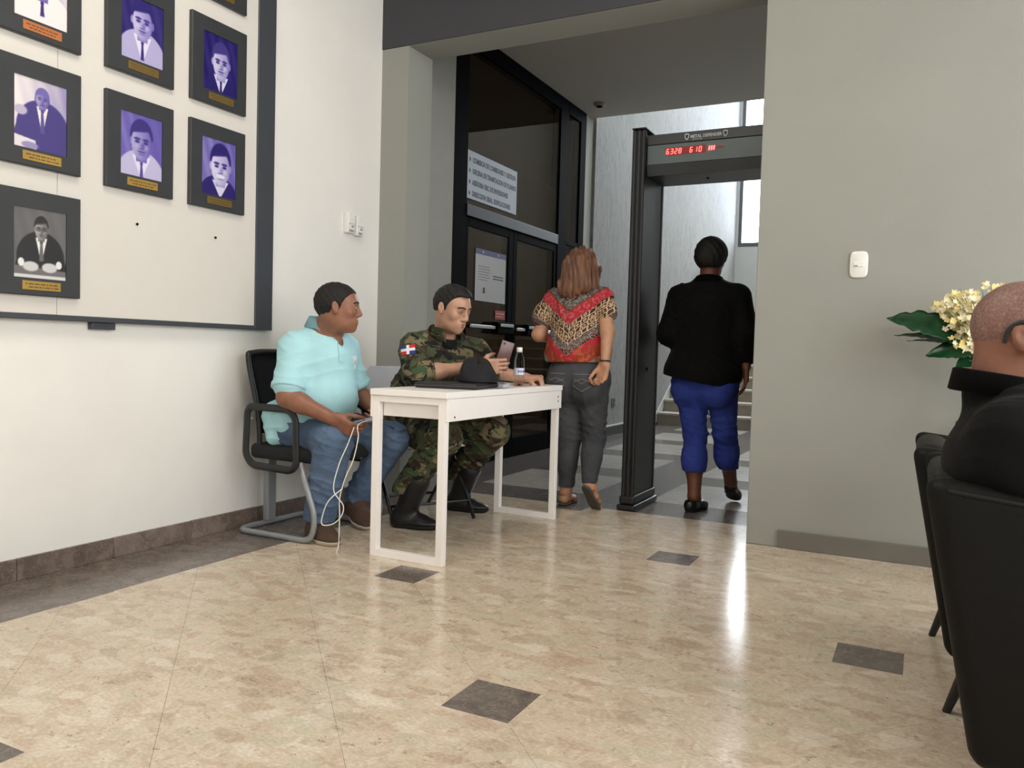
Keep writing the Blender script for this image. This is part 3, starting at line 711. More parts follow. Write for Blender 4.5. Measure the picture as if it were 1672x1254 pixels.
for st_, x0_, dx_ in (('6328', -1.412, 0.0245), ('610', -1.272, 0.0265)):
    for i, ch in enumerate(st_): bm = B(); seven(bm, ch, x0_ + i * dx_, 2.140); obj('digit', bm, M_led, dw)
bm = B()
for i in range(3):
    x = -1.163 + i * 0.0135; prism(bm, [(x, FX - 0.0004, 2.143), (x + 0.007, FX - 0.0004, 2.143), (x + 0.010, FX - 0.0004, 2.167), (x + 0.003, FX - 0.0004, 2.167)], (0, -1, 0), 0.0016)
obj('arrow', bm, M_led, dw)['kind'] = 'stuff'
bm = B(); prism(bm, [(-1.122, FX, 2.150), (-1.072, FX, 2.153), (-1.072, FX, 2.160), (-1.122, FX, 2.163)], (0, -1, 0), 0.001)
obj('arrow_tail', bm, M_ledbg, hd)
M_logo = mat('pale_logo_print', rgb(190, 198, 200), 0.5)
bm = B(); text_bm(bm, 'METAL DEFENDER', (-1.272, 4.6955, 2.222), (1, 0, 0.0), (0, 0.12, 1), 0.026, 0.0006, squeeze=0.86, bold=0.0006)
obj('lettering', bm, M_logo, hd); obj('underline', box(B(), -1.262, -1.20, 4.6940, 4.6950, 2.212, 2.2145), M_logo, hd)
for x in (-1.292, -1.068):
    out = [(-.014, .016), (0, .021), (.014, .016), (.012, -.006), (0, -.020), (-.012, -.006)]
    bm = B(); prism(bm, [(x + a, 4.6965, 2.230 + b) for a, b in out][::-1], (0, -1, 0), 0.0022); prism(bm, [(x + a * 0.62, 4.6942, 2.231 + b * 0.62) for a, b in out][::-1], (0, -1, 0), 0.0008, 1)
    obj('shield', bm, [M_logo, M_det], hd)

# ------------------------------------------------------------ white table
M_white = mat('white_table_laminate', rgb(250, 246, 243), 0.32, var=0.015)
TZ = 0.763
t = thing('desk', 'narrow white desk with open loop frame legs on the terrazzo', 'table', (-2.02, 3.56, 0))
obj('tabletop', box(B(), -2.222, -1.812, 2.942, 4.182, TZ - 0.029, TZ, 0.003), M_white, t)
def loopframe(y0, y1):
    bm = B(); x0, x1, w = -2.214, -1.826, 0.036
    box(bm, x0, x0 + w, y0, y1, 0.0, 0.733, 0.002); box(bm, x1 - w, x1, y0, y1, 0.0, 0.733, 0.002)
    box(bm, x0 + w, x1 - w, y0, y1, 0.0, 0.034, 0.002); box(bm, x0 + w, x1 - w, y0, y1, 0.704, 0.733, 0.002)
    return obj('leg', bm, M_white, t)
loopframe(2.952, 2.985); loopframe(4.140, 4.173)
ap = obj('apron', box(B(), -1.8265, -1.814, 2.950, 4.174, 0.634, 0.733, 0.002), M_white, t)
obj('end_panel', box(B(), -2.176, -1.864, 2.986, 2.998, 0.640, 0.7325, 0.002), M_white, t)
obj('end_panel', box(B(), -2.176, -1.864, 4.127, 4.139, 0.640, 0.7325, 0.002), M_white, t)
obj('apron', box(B(), -2.226, -2.2145, 2.952, 4.172, 0.634, 0.733, 0.002), M_white, t)
for y, z in ((3.01, 0.652), (4.125, 0.70), (4.125, 0.675)): obj('screw', lathe(B(), [(0.0045, 0), (0.0045, 0.002), (0, 0.0024)], (-1.814, y, z), 10, axis=(1, 0, 0)), mat('screw_steel', rgb(110, 106, 100), 0.4, metal=0.8), ap)

# things on the table
M_felt = mat('black_cloth', rgb(24, 23, 27), 0.9, var=0.2, bump=0.3, bscale=500)
t = thing('cap', 'black cloth cap lying on the folder at the near table edge', 'cap', (-1.945, 3.44, 0.794))
bm = B(); n1, n2 = 28, 12; g = []
for j in range(n2 + 1):
    ph = j / n2 * PI / 2; row = []
    for i in range(n1):
        a = 2 * PI * i / n1; rr = math.cos(ph) ** 0.8
        x = 0.092 * rr * math.cos(a); y = 0.108 * rr * math.sin(a); z = 0.102 * math.sin(ph) ** 1.05 * (1 + 0.16 * math.sin(a * 2 + 0.6) - 0.10 * math.cos(a) * math.cos(ph)) + 0.012 * math.cos(a - 2.2) * math.sin(2 * ph)
        z += 0.010 * math.sin(3 * a + ph * 4) * math.sin(2 * ph); row.append(bm.verts.new((-1.945 + x, 3.44 + y, 0.794 + z)))
    g.append(row)
for j in range(n2):
    for i in range(n1): bm.faces.new((g[j][i], g[j][(i + 1) % n1], g[j + 1][(i + 1) % n1], g[j + 1][i]))
bmesh.ops.remove_doubles(bm, verts=bm.verts, dist=0.0005); bm.faces.new([v for v in g[0]][::-1])
obj('crown', bm, M_felt, t, 'all')
bm = B(); top, bot = [], []
for i in range(15):
    a = -1.35 + 2.7 * i / 14 + 0.9; ca, sa = math.cos(a), math.sin(a)
    inner = Vector((-1.945 + 0.086 * ca, 3.44 + 0.102 * sa, 0.800)); ext = 0.062 * max(0.0, math.cos((a - 0.9) * 1.1)) + 0.004
    outer = inner + Vector((ca * ext, sa * ext, -0.004 * 0)); top.append((inner, outer))
for (a, b), (c, d) in zip(top[:-1], top[1:]): hexa(bm, [a - Vector((0, 0, .004)), b - Vector((0, 0, .004)), d - Vector((0, 0, .004)), c - Vector((0, 0, .004)), a, b, d, c])
obj('visor', bm, M_felt, t, True)
M_case = mat('black_leatherette', rgb(30, 31, 36), 0.5, var=0.1, bump=0.2)
t = thing('folder', 'flat black zipped folder lying under the black cap', 'folder', (-2.0, 3.28, TZ))
Mf = Matrix.Translation((-2.015, 3.36, TZ)) @ Matrix.Rotation(0.16, 4, 'Z')
obj('case', box(B(), -0.155, 0.155, -0.16, 0.17, 0.001, 0.028, 0.009, 3, M=Mf), M_case, t, True)
obj('zip', box(B(), -0.157, 0.157, -0.162, 0.172, 0.0125, 0.0165, 0.001, 1, M=Mf), mat('zip_teeth', rgb(92, 84, 62), 0.4, metal=0.5), t)
t = thing('document_pouch', 'thin dark blue-grey pouch under the soldier forearm', 'pouch', (-2.17, 3.30, TZ))
Mf = Matrix.Translation((-2.135, 3.78, TZ)) @ Matrix.Rotation(0.05, 4, 'Z')
obj('pouch', box(B(), -0.06, 0.06, -0.19, 0.16, 0.001, 0.012, 0.005, 3, M=Mf), mat('slate_leatherette', rgb(48, 50, 60), 0.55, bump=0.2), t, True)
t = thing('notepad', 'small white notepad with blue print beside the water bottle', 'notepad', (-1.93, 3.66, TZ))
Mf = Matrix.Translation((-1.968, 3.665, TZ)) @ Matrix.Rotation(0.30, 4, 'Z')
obj('pages', box(B(), -0.06, 0.06, -0.10, 0.10, 0.0008, 0.014, 0.001, 1, M=Mf), mat('notice_paper', rgb(206, 206, 210), 0.6), t)
obj('cover_print', box(B(), -0.03, 0.045, -0.005, 0.08, 0.0141, 0.0147, 0, M=Mf), mat('blue_print', rgb(66, 62, 150), 0.5), t)
t = thing('pen', 'slim dark pen lying across the white notepad', 'pen', (-1.94, 3.64, TZ + 0.013))
obj('barrel', tube(B(), [Mf @ Vector((-0.01, -0.085, 0.0195)), Mf @ Vector((0.03, 0.045, 0.0195))], 0.0042, 8), mat('grey_plastic', rgb(150, 150, 148), 0.4), t, True)
obj('tip', tube(B(), [Mf @ Vector((0.03, 0.045, 0.0195)), Mf @ Vector((0.033, 0.058, 0.0195))], [0.004, 0.001], 8), M_black, t, True)
M_pet = NT('clear_pet'); M_pet.fin((0.93, 0.96, 0.97, 1), 0.04, spec=0.5); M_pet.b.inputs['Transmission Weight'].default_value = 1.0; M_pet.b.inputs['IOR'].default_value = 1.12; M_pet = M_pet.m
M_water = NT('bottle_water'); M_water.fin((0.97, 0.99, 1, 1), 0.0); M_water.b.inputs['Transmission Weight'].default_value = 1.0; M_water.b.inputs['IOR'].default_value = 1.33; M_water = M_water.m
bc = (-1.893, 3.785, TZ)
t = thing('water_bottle', 'clear plastic water bottle with white cap near the table edge', 'bottle', bc)
prof = [(0.024, 0.001), (0.0275, 0.006), (0.028, 0.03), (0.0265, 0.036), (0.028, 0.042), (0.028, 0.06), (0.0275, 0.062), (0.0275, 0.098), (0.028, 0.10), (0.0285, 0.125), (0.027, 0.14), (0.021, 0.162), (0.0135, 0.178), (0.0125, 0.188)]
obj('bottle_body', lathe(B(), [(0, 0.001)] + prof, bc, 28), M_pet, t, True)
obj('label_sleeve', lathe(B(), [(0.0281, 0.0625), (0.0283, 0.0625), (0.0283, 0.0975), (0.0281, 0.0975)], bc, 28), mat('white_label', rgb(214, 220, 236), 0.45), t, True)
bm = B()
for i in range(7):
    a = -1.25 + 0.26 * i; hgt = 0.010 if i % 2 else 0.016
    c = Vector((bc[0] + 0.0286 * math.cos(a), bc[1] + 0.0286 * math.sin(a), TZ + 0.080)); q = Vector((-math.sin(a), math.cos(a), 0)) * 0.0022; zz = Vector((0, 0, hgt / 2))
    prism(bm, [c - q - zz, c + q - zz, c + q + zz, c - q + zz], (math.cos(a), math.sin(a), 0), 0.0004)
obj('label_print', bm, mat('blue_print', rgb(66, 62, 150), 0.5), t)
obj('bottle_cap', lathe(B(), [(0.0150, 0.186), (0.0152, 0.188), (0.0150, 0.204), (0.0135, 0.206), (0, 0.206)], bc, 24), mat('white_plastic', rgb(232, 231, 226), 0.35), t, True)
obj('neck_ring', lathe(B(), [(0.0155, 0.181), (0.0155, 0.184), (0.0128, 0.1845)], bc, 24), M_plast, t, True)

# ------------------------------------------------------------ visitor chair of the man in the turquoise shirt
M_tube = mat('grey_powder_coat', rgb(146, 150, 154), 0.35, metal=0.2, var=0.04); M_blk = mat('black_plastic', rgb(26, 27, 29), 0.45, var=0.1); M_pad = mat('black_seat_fabric', rgb(32, 32, 34), 0.85, bump=0.4, bscale=700)
YN, YF = 2.955, 3.475
t = thing('visitor_chair', 'black mesh visitor chair on a grey sled base by the wall', 'chair', (-2.78, 3.21, 0))
R_ = 0.0145
path = [(-2.66, YN + 0.03, 0.375), (-2.605, YN, 0.30), (-2.535, YN, 0.13), (-2.56, YN, R_), (-3.01, YN, R_), (-3.045, YN + 0.05, R_), (-3.045, YF - 0.05, R_), (-3.01, YF, R_), (-2.56, YF, R_), (-2.535, YF, 0.13), (-2.605, YF, 0.30), (-2.66, YF - 0.03, 0.375)]
obj('sled_base', tube(B(), fillet(path, 0.07, 6), R_, 12), M_tube, t, True)
obj('support_post', box(B(), -3.035, -3.0, 3.125, 3.185, 0.031, 0.40, 0.005), M_tube, t)
obj('seat', box(B(), -3.0, -2.555, 2.985, 3.445, 0.375, 0.452, 0.028, 4), M_pad, t, True)
for y in (YN - 0.016, YF + 0.016):
    arm = [(-2.965, y, 0.615), (-2.945, y, 0.640), (-2.70, y, 0.640), (-2.655, y, 0.60), (-2.645, y, 0.375), (-2.68, y, 0.345), (-2.93, y, 0.352), (-2.975, y, 0.40)]
    obj('armrest', tube(B(), fillet(arm, 0.05, 5, True), 0.014, 10, closed=True, flat=(0.019, 0.013), up=(0, 1, 0)), M_blk, t, True)
bk = [(-2.945, 3.005, 0.40), (-2.950, 2.995, 0.60), (-3.015, 2.99, 0.865), (-3.025, 3.03, 0.905), (-3.03, 3.21, 0.912), (-3.025, 3.39, 0.905), (-3.015, 3.43, 0.865), (-2.950, 3.425, 0.60), (-2.945, 3.415, 0.40)]
obj('back_frame', tube(B(), catmull(bk, 5), 0.013, 10), M_blk, t, True)
bm = B(); rows_ = []
for j in range(9):
    v = j / 8; z = 0.50 + 0.405 * v; x = -2.950 - 0.075 * max(0, (z - 0.58) / 0.345) ** 1.0
    rows_.append([bm.verts.new((x - 0.012 * math.cos((i / 8 - 0.5) * PI), 3.0 + 0.42 * i / 8, z)) for i in range(9)])
for j in range(8):
    for i in range(8): bm.faces.new((rows_[j][i], rows_[j][i + 1], rows_[j + 1][i + 1], rows_[j + 1][i]))
bmesh.ops.solidify(bm, geom=list(bm.faces), thickness=0.004)
obj('back_mesh', bm, mat('black_mesh_fabric', rgb(22, 22, 24), 0.8, bump=0.5, bscale=900), t, 'all')
obj('lever', lathe(B(), [(0.008, 0), (0.010, 0.02), (0.014, 0.03), (0.014, 0.045), (0, 0.048)], (-2.975, 2.985, 0.575), 12, axis=(-0.6, -0.8, 0)), mat('grey_plastic', rgb(150, 150, 148), 0.4), t, True)

# ------------------------------------------------------------ folding chair of the soldier
M_pp = mat('white_polypropylene', rgb(236, 239, 246), 0.4, var=0.02); M_bt = mat('black_steel_tube', rgb(20, 20, 22), 0.35)
fx = Vector((0.86, -0.51, 0)); sx = Vector((0.51, 0.86, 0)); FC = Vector((-2.55, 3.81, 0))
def fc(f, s_, z): return FC + fx * f + sx * s_ + Vector((0, 0, z))
t = thing('folding_chair', 'white plastic folding chair with black tube legs behind the desk', 'chair', FC)
bm = B(); rows_ = []
for j in range(7):
    v = j / 6; hw = 0.225 - 0.05 * max(0, v - 0.72) * 3.0 * (1 if j == 6 else 0.4)
    rows_.append([bm.verts.new(fc(-0.195 - 0.06 * v - 0.025 * math.cos((i / 10 - 0.5) * PI), (i / 10 - 0.5) * 2 * hw, 0.53 + 0.31 * v)) for i in range(11)])
for j in range(6):
    for i in range(10): bm.faces.new((rows_[j][i], rows_[j][i + 1], rows_[j + 1][i + 1], rows_[j + 1][i]))
bmesh.ops.solidify(bm, geom=list(bm.faces), thickness=0.012)
obj('backrest', bm, M_pp, t, True)
Ms = Matrix.Translation(FC) @ Matrix.Rotation(math.atan2(fx.y, fx.x), 4, 'Z')
obj('seat', box(B(), -0.20, 0.20, -0.22, 0.22, 0.405, 0.432, 0.012, 3, M=Ms), M_pp, t, True)
for s_ in (-0.24, 0.24):
    obj('leg', tube(B(), [fc(0.27, s_, 0.011), fc(-0.05, s_, 0.40), fc(-0.20, s_, 0.58), fc(-0.265, s_, 0.82)], 0.011, 10), M_bt, t, True)
    obj('leg', tube(B(), [fc(-0.26, s_ * 0.92, 0.011), fc(0.10, s_ * 0.92, 0.40)], 0.011, 10), M_bt, t, True)
obj('crossbar', tube(B(), [fc(0.20, -0.24, 0.10), fc(0.20, 0.24, 0.10)], 0.008, 8), M_bt, t, True)
obj('crossbar', tube(B(), [fc(-0.20, -0.22, 0.08), fc(-0.20, 0.22, 0.08)], 0.008, 8), M_bt, t, True)

# ------------------------------------------------------------ tub armchairs on the right
M_lea = mat('charcoal_leather', rgb(8, 8, 8), 0.55, spec=0.2, var=0.08, scale=6, bump=0.25, bscale=300)
M_lea_lit = mat('charcoal_leather_lit', rgb(18, 18, 17), 0.55, spec=0.25, var=0.08, scale=6, bump=0.25, bscale=300)  # paler copy of the leather: side light on the rear band put into the colour
t = thing('armchair', 'charcoal leather tub armchair holding the man with glasses', 'armchair', (0.40, 2.165, 0), 'tub armchairs along the right side')
Y0, Y1 = 1.85, 2.475
# back shell, leaning: rear face from x=.02 (top) to x=.13 (bottom)
bm = B(); hexa(bm, [(0.128, Y0 + 0.09, 0.12), (0.235, Y0 + 0.09, 0.12), (0.235, Y1 - 0.09, 0.12), (0.128, Y1 - 0.09, 0.12), (0.012, Y0 + 0.088, 0.712), (0.115, Y0 + 0.088, 0.712), (0.115, Y1 - 0.088, 0.712), (0.012, Y1 - 0.088, 0.712)], 0.046, 6)
obj('back_shell', bm, M_lea_lit, t, True)
for ya, yb in ((Y0 - 0.002, Y0 + 0.09), (Y1 - 0.09, Y1 + 0.002)):
    sgn = 1 if ya < 2 else -1
    bm = B(); o_ = 0.008 * sgn
    lo = (ya + max(o_, 0), yb + min(o_, 0))
    hexa(bm, [(0.122, lo[0], 0.12), (0.72, lo[0], 0.12), (0.72, lo[1], 0.12), (0.122, lo[1], 0.12), (0.010, ya, 0.714), (0.78, ya, 0.63), (0.78, yb, 0.63), (0.010, yb, 0.714)], 0.036, 6)
    a = obj('arm', bm, M_lea, t, True)
    ye = ya + 0.008 if sgn > 0 else yb - 0.008
    obj('piping', tube(B(), [(0.055, ye - 0.004 * sgn, 0.690), (0.40, ye - 0.004 * sgn, 0.652), (0.755, ye - 0.004 * sgn, 0.612)], 0.006, 8), M_lea_lit, a, True)
obj('seat_cushion', box(B(), 0.24, 0.76, Y0 + 0.095, Y1 - 0.095, 0.29, 0.44, 0.04, 4), M_lea, t, True)
obj('seat_base', box(B(), 0.22, 0.70, Y0 + 0.10, Y1 - 0.10, 0.13, 0.285, 0.01), M_lea, t, True)
bm = B(); hexa(bm, [(0.18, Y0 + 0.10, 0.445), (0.30, Y0 + 0.10, 0.445), (0.30, Y1 - 0.10, 0.445), (0.18, Y1 - 0.10, 0.445), (0.118, Y0 + 0.095, 0.675), (0.20, Y0 + 0.095, 0.675), (0.20, Y1 - 0.095, 0.675), (0.118, Y1 - 0.095, 0.675)], 0.03, 4)
obj('back_cushion', bm, M_lea, t, True)
for x, y in ((0.096, Y1 - 0.007), (0.165, Y0 + 0.10), (0.70, Y1 - 0.02), (0.66, Y0 + 0.10)):
    xi = x + (0.045 if x < 0.4 else -0.045); yi = y + (-0.04 if y > 2.1 else 0.0)
    obj('leg', tube(B(), [(x, y, 0.0), (xi, yi, 0.155)], [0.011, 0.017], 12), M_bt, t, True)
dup(t, (-0.03, 0.667, 0), 'empty charcoal leather tub armchair behind the occupied one')

# ------------------------------------------------------------ flower arrangement on a side table
M_vase = mat('white_ceramic', rgb(220, 218, 210), 0.25)
t = thing('side_table', 'small round side table against the grey wall behind the armchairs', 'side table', (0.33, 3.86, 0))
obj('top', lathe(B(), [(0, 0.685), (0.19, 0.685), (0.20, 0.692), (0.20, 0.703), (0.19, 0.71), (0, 0.71)], (0.33, 3.86, 0), 32), M_bt, t, True)
obj('column', lathe(B(), [(0.02, 0.02), (0.02, 0.684)], (0.33, 3.86, 0), 16), M_bt, t, True)
obj('foot', lathe(B(), [(0, 0.0), (0.17, 0.0), (0.17, 0.012), (0.03, 0.019), (0, 0.019)], (0.33, 3.86, 0), 32), M_bt, t, True)
fv = Vector((0.25, 3.88, 0.71))
t = thing('flower_arrangement', 'cream orchid arrangement with big green leaves against the grey wall', 'flowers', fv)
obj('vase', lathe(B(), [(0, 0.001), (0.05, 0.001), (0.065, 0.06), (0.06, 0.14), (0.045, 0.19), (0.052, 0.205), (0.046, 0.205), (0.04, 0.19), (0, 0.18)], fv, 24), M_vase, t, True)
def leaf_mat():
    t_ = NT('glossy_green_leaf'); n = t_.noise(t_.pos(), 14, 4); t_.fin(t_.ramp(n, [(0.3, rgb(20, 62, 38)), (0.7, rgb(46, 104, 62))]), 0.25); return t_.m
M_leaf = leaf_mat(); M_stem = mat('green_stem', rgb(96, 128, 66), 0.5)
def leaf_bm(base, tip, up, w, droop=0.0, lobes=0, fold=0.25):
    bm = B(); base, tip, up = Vector(base), Vector(tip), Vector(up).normalized(); ax = tip - base; L = ax.length; d = ax.normalized(); s_ = d.cross(up).normalized(); n_ = s_.cross(d)
    rows = []
    for j in range(15):
        v = j / 14; hw = w * (math.sin(PI * min(1, v ** 0.75)) ** 0.8 + 0.02) * (1 - (0.22 * (j % 3 == 1)) * (1 if lobes else 0))
        c = base + d * L * v + n_ * (droop * (4 * v * (1 - v)))
        rows.append([bm.verts.new(c + s_ * hw * q + n_ * (abs(q) * hw * fold + 0.004 * math.sin(v * 40) * abs(q))) for q in (-1, -0.66, -0.33, 0, 0.33, 0.66, 1)])
    for a, b in zip(rows[:-1], rows[1:]):
        for i in range(6): bm.faces.new((a[i], a[i + 1], b[i + 1], b[i]))
    bmesh.ops.solidify(bm, geom=list(bm.faces), thickness=0.0015)
    return bm
Lf = [((0.13, 3.90, 1.05), (-0.155, 3.93, 1.138), (0, -0.75, 0.65), 0.070, 0.03, 1), ((0.14, 3.88, 1.02), (-0.120, 3.90, 1.062), (0, -0.3, 1), 0.045, 0.012, 0), ((0.15, 3.91, 1.015), (-0.07, 3.95, 1.040), (0, -0.2, 1), 0.035, 0.01, 0),
      ((0.20, 3.86, 1.00), (0.005, 3.86, 0.975), (0, -0.8, 0.7), 0.050, 0.018, 0), ((0.22, 3.88, 0.97), (0.12, 3.82, 0.935), (0, -0.8, 0.6), 0.045, 0.01, 0), ((0.28, 3.88, 1.05), (0.52, 3.88, 1.12), (0, -0.7, 0.7), 0.07, 0.02, 1), ((0.28, 3.88, 1.0), (0.47, 3.86, 0.98), (0, -0.7, 0.7), 0.05, 0.02, 0)]
for b, tp, up, w, dr, lo in Lf: obj('leaf', leaf_bm(b, tp, up, w, dr, lo), M_leaf, t, 'all')
rnd = random.Random(11)
M_pet1 = mat('cream_petal', rgb(240, 230, 196), 0.6, var=0.07, scale=40); M_pet2 = mat('yellow_petal', rgb(232, 214, 142), 0.6, var=0.08, scale=40)
hub = Vector((0.245, 3.88, 0.93))
def blossom(bm, c, r, nrm, mi):
    Q = Vector((0, 0, 1)).rotation_difference(nrm.normalized())
    for k_ in range(5):
        a = 2 * PI * k_ / 5 + rnd.random() * 0.4; cc = []
        u = Q @ Vector((math.cos(a), math.sin(a), 0.25 + 0.35 * rnd.random())); w = Q @ Vector((-math.sin(a), math.cos(a), 0)); up = Q @ Vector((0, 0, 1))
        p = [c, c + u * r * 0.5 + w * r * 0.42, c + u * r * 0.95 + w * r * 0.22 + up * r * 0.1, c + u * r * 1.08 + up * r * 0.05, c + u * r * 0.95 - w * r * 0.22 + up * r * 0.1, c + u * r * 0.5 - w * r * 0.42]
        vs_ = [bm.verts.new(q) for q in p]; m_ = bm.verts.new(c + u * r * 0.55 - up * r * 0.08)
        for i in range(6): bm.faces.new((vs_[i], vs_[(i + 1) % 6], m_)).material_index = mi
    bmesh.ops.create_icosphere(bm, subdivisions=1, radius=r * 0.2, matrix=Matrix.Translation(c + (Q @ Vector((0, 0, r * 0.15)))))
nsp = 50
for s_ in range(nsp):
    a = rnd.uniform(-1.25, 1.25) if s_ > 5 else -1.0 + 0.42 * s_
    tipx = 0.232 + 0.20 * math.sin(a) ; tipz = 1.115 + 0.155 * math.cos(a) * rnd.uniform(0.75, 1.0); tipy = 3.86 + rnd.uniform(-0.09, 0.10)
    if s_ == 0: tipx, tipz, tipy = 0.045, 1.195, 3.86
    if s_ == 1: tipx, tipz, tipy = 0.08, 1.235, 3.88
    if s_ == 2: tipx, tipz, tipy = 0.12, 1.26, 3.84
    if s_ == 3: tipx, tipz, tipy = 0.115, 1.04, 3.84
    tip = Vector((tipx, tipy, tipz)); mid = hub.lerp(tip, 0.55) + Vector((0, 0, 0.03))
    pts = catmull([hub, mid, tip], 6)
    sp = obj('flower_spray', tube(B(), pts, [0.0028 - 0.0018 * i / (len(pts) - 1) for i in range(len(pts))], 6), M_stem, t, True)
    bm = B()
    for k_ in range(14):
        f = min(1.0, 0.32 + 0.68 * k_ / 13); i = min(int(f * (len(pts) - 1)), len(pts) - 1); c = pts[i] + Vector((rnd.uniform(-1, 1), rnd.uniform(-1, 1), rnd.uniform(-1, 1))) * 0.040 * (1.3 - 0.7 * f)
        blossom(bm, c, rnd.uniform(0.012, 0.020) * (1.25 - 0.45 * f), Vector((rnd.uniform(-0.6, 0.6), -0.8, rnd.uniform(-0.2, 0.8))), 0 if rnd.random() < 0.62 else 1)
    b_ = obj('blossoms', bm, [M_pet1, M_pet2], sp); b_['kind'] = 'stuff'

# ------------------------------------------------------------ stair handrail
t = thing('handrail', 'brown wooden handrail on the stairwell wall', 'handrail', (-3.15, 10.5, 1.1))
obj('rail', tube(B(), [(-3.13, 10.40, 1.155), (-3.13, 10.72, 1.165), (-3.13, 12.9, 2.38), (-3.13, 13.4, 2.42)], 0.026, 12), mat('varnished_wood', rgb(122, 62, 40), 0.35, var=0.15), t, True)
for y, z in ((10.75, 1.16), (11.9, 1.80), (13.0, 2.37)): obj('bracket', tube(B(), [(-3.219, y, z - 0.06), (-3.15, y, z - 0.06), (-3.13, y, z - 0.02)], 0.008, 8), M_bt, t, True)
# ------------------------------------------------------------ people: implicit surfaces turned into one continuous mesh each
from mathutils.bvhtree import BVHTree
F32 = np.float32
def vn(v): v = np.array(v, float); return v / np.linalg.norm(v)
def A3(*v): return np.array(v, float)
class SDF:
    def __init__(s): s.ops = []; s.cuts = []; s.disp = None; s.post = None
    def _add(s, f, lo, hi, k, mode): s.ops.append((f, np.array(lo), np.array(hi), k, mode))
    def cap(s, a, b, ra, rb=None, k=0.02, mode='u'):
        a = np.array(a, float); b = np.array(b, float); rb = ra if rb is None else rb; d = b - a; L2 = max(float(d @ d), 1e-9)
        def f(X, Y, Z):
            px, py, pz = X - F32(a[0]), Y - F32(a[1]), Z - F32(a[2])
            t = np.clip((px * F32(d[0]) + py * F32(d[1]) + pz * F32(d[2])) / F32(L2), 0, 1)
            return np.sqrt((px - t * F32(d[0])) ** 2 + (py - t * F32(d[1])) ** 2 + (pz - t * F32(d[2])) ** 2) - (F32(ra) + t * F32(rb - ra))
        r = max(ra, rb); s._add(f, np.minimum(a, b) - r, np.maximum(a, b) + r, k, mode); return s
    def chain(s, pts, rs, k=0.02):
        for i in range(len(pts) - 1): s.cap(pts[i], pts[i + 1], rs[i], rs[i + 1], k)
        return s
    def ell(s, c, r, R=None, k=0.02, mode='u'):
        c = np.array(c, float); r = np.array(r, float); R = np.eye(3) if R is None else np.array(R, float)
        def f(X, Y, Z):
            px, py, pz = X - F32(c[0]), Y - F32(c[1]), Z - F32(c[2]); k0 = 0; k1 = 0
            for i in range(3):
                q = px * F32(R[0, i]) + py * F32(R[1, i]) + pz * F32(R[2, i])
                k0 = k0 + (q / F32(r[i])) ** 2; k1 = k1 + (q / F32(r[i] ** 2)) ** 2
            k0 = np.sqrt(k0); return k0 * (k0 - 1) / np.maximum(np.sqrt(k1), 1e-6)
        e = np.abs(R) @ r; s._add(f, c - e, c + e, k, mode); return s
    def rbox(s, c, h, R=None, rad=0.01, k=0.02, mode='u'):
        c = np.array(c, float); h = np.array(h, float); R = np.eye(3) if R is None else np.array(R, float)
        def f(X, Y, Z):
            px, py, pz = X - F32(c[0]), Y - F32(c[1]), Z - F32(c[2]); o = 0; m = None
            for i in range(3):
                q = np.abs(px * F32(R[0, i]) + py * F32(R[1, i]) + pz * F32(R[2, i])) - F32(h[i] - rad)
                o = o + np.maximum(q, 0) ** 2; m = q if m is None else np.maximum(m, q)
            return np.sqrt(o) + np.minimum(m, 0) - F32(rad)
        e = np.abs(R) @ h; s._add(f, c - e, c + e, k, mode); return s
    def cut(s, p, n): s.cuts.append((np.array(p, float), vn(n))); return s       # keep dot(x-p, n) <= 0
    def mesh(s, h):
        us = [o for o in s.ops if o[4] == 'u']
        lo = np.min([o[1] for o in us], 0) - 0.03; hi = np.max([o[2] for o in us], 0) + 0.03
        n = np.ceil((hi - lo) / h).astype(int) + 1
        ax = [(lo[i] + h * np.arange(n[i])).astype(F32) for i in range(3)]
        D = np.full(n, 0.25, F32)
        for f, a, b, k, mode in s.ops:
            m = k + 0.012 + 2 * h
            i0 = np.maximum(np.floor((a - m - lo) / h).astype(int), 0); i1 = np.minimum(np.ceil((b + m - lo) / h).astype(int) + 1, n)
            if np.any(i1 <= i0): continue
            sl = tuple(slice(i0[i], i1[i]) for i in range(3))
            d = f(ax[0][sl[0]][:, None, None], ax[1][sl[1]][None, :, None], ax[2][sl[2]][None, None, :]).astype(F32)
            E = D[sl]; k = F32(max(k, 1e-4))
            if mode == 'u': hh = np.clip(0.5 + 0.5 * (E - d) / k, 0, 1); D[sl] = E * (1 - hh) + d * hh - k * hh * (1 - hh)
            else: hh = np.clip(0.5 - 0.5 * (E + d) / k, 0, 1); D[sl] = E * (1 - hh) - d * hh + k * hh * (1 - hh)
        X, Y, Z = ax[0][:, None, None], ax[1][None, :, None], ax[2][None, None, :]
        if s.disp: D += s.disp(X, Y, Z).astype(F32)
        if s.post: D = np.maximum(D, s.post(X, Y, Z).astype(F32))
        for p, nn in s.cuts:
            D = np.maximum(D, (X - F32(p[0])) * F32(nn[0]) + (Y - F32(p[1])) * F32(nn[1]) + (Z - F32(p[2])) * F32(nn[2]))
        return surface_nets(D, lo, h)
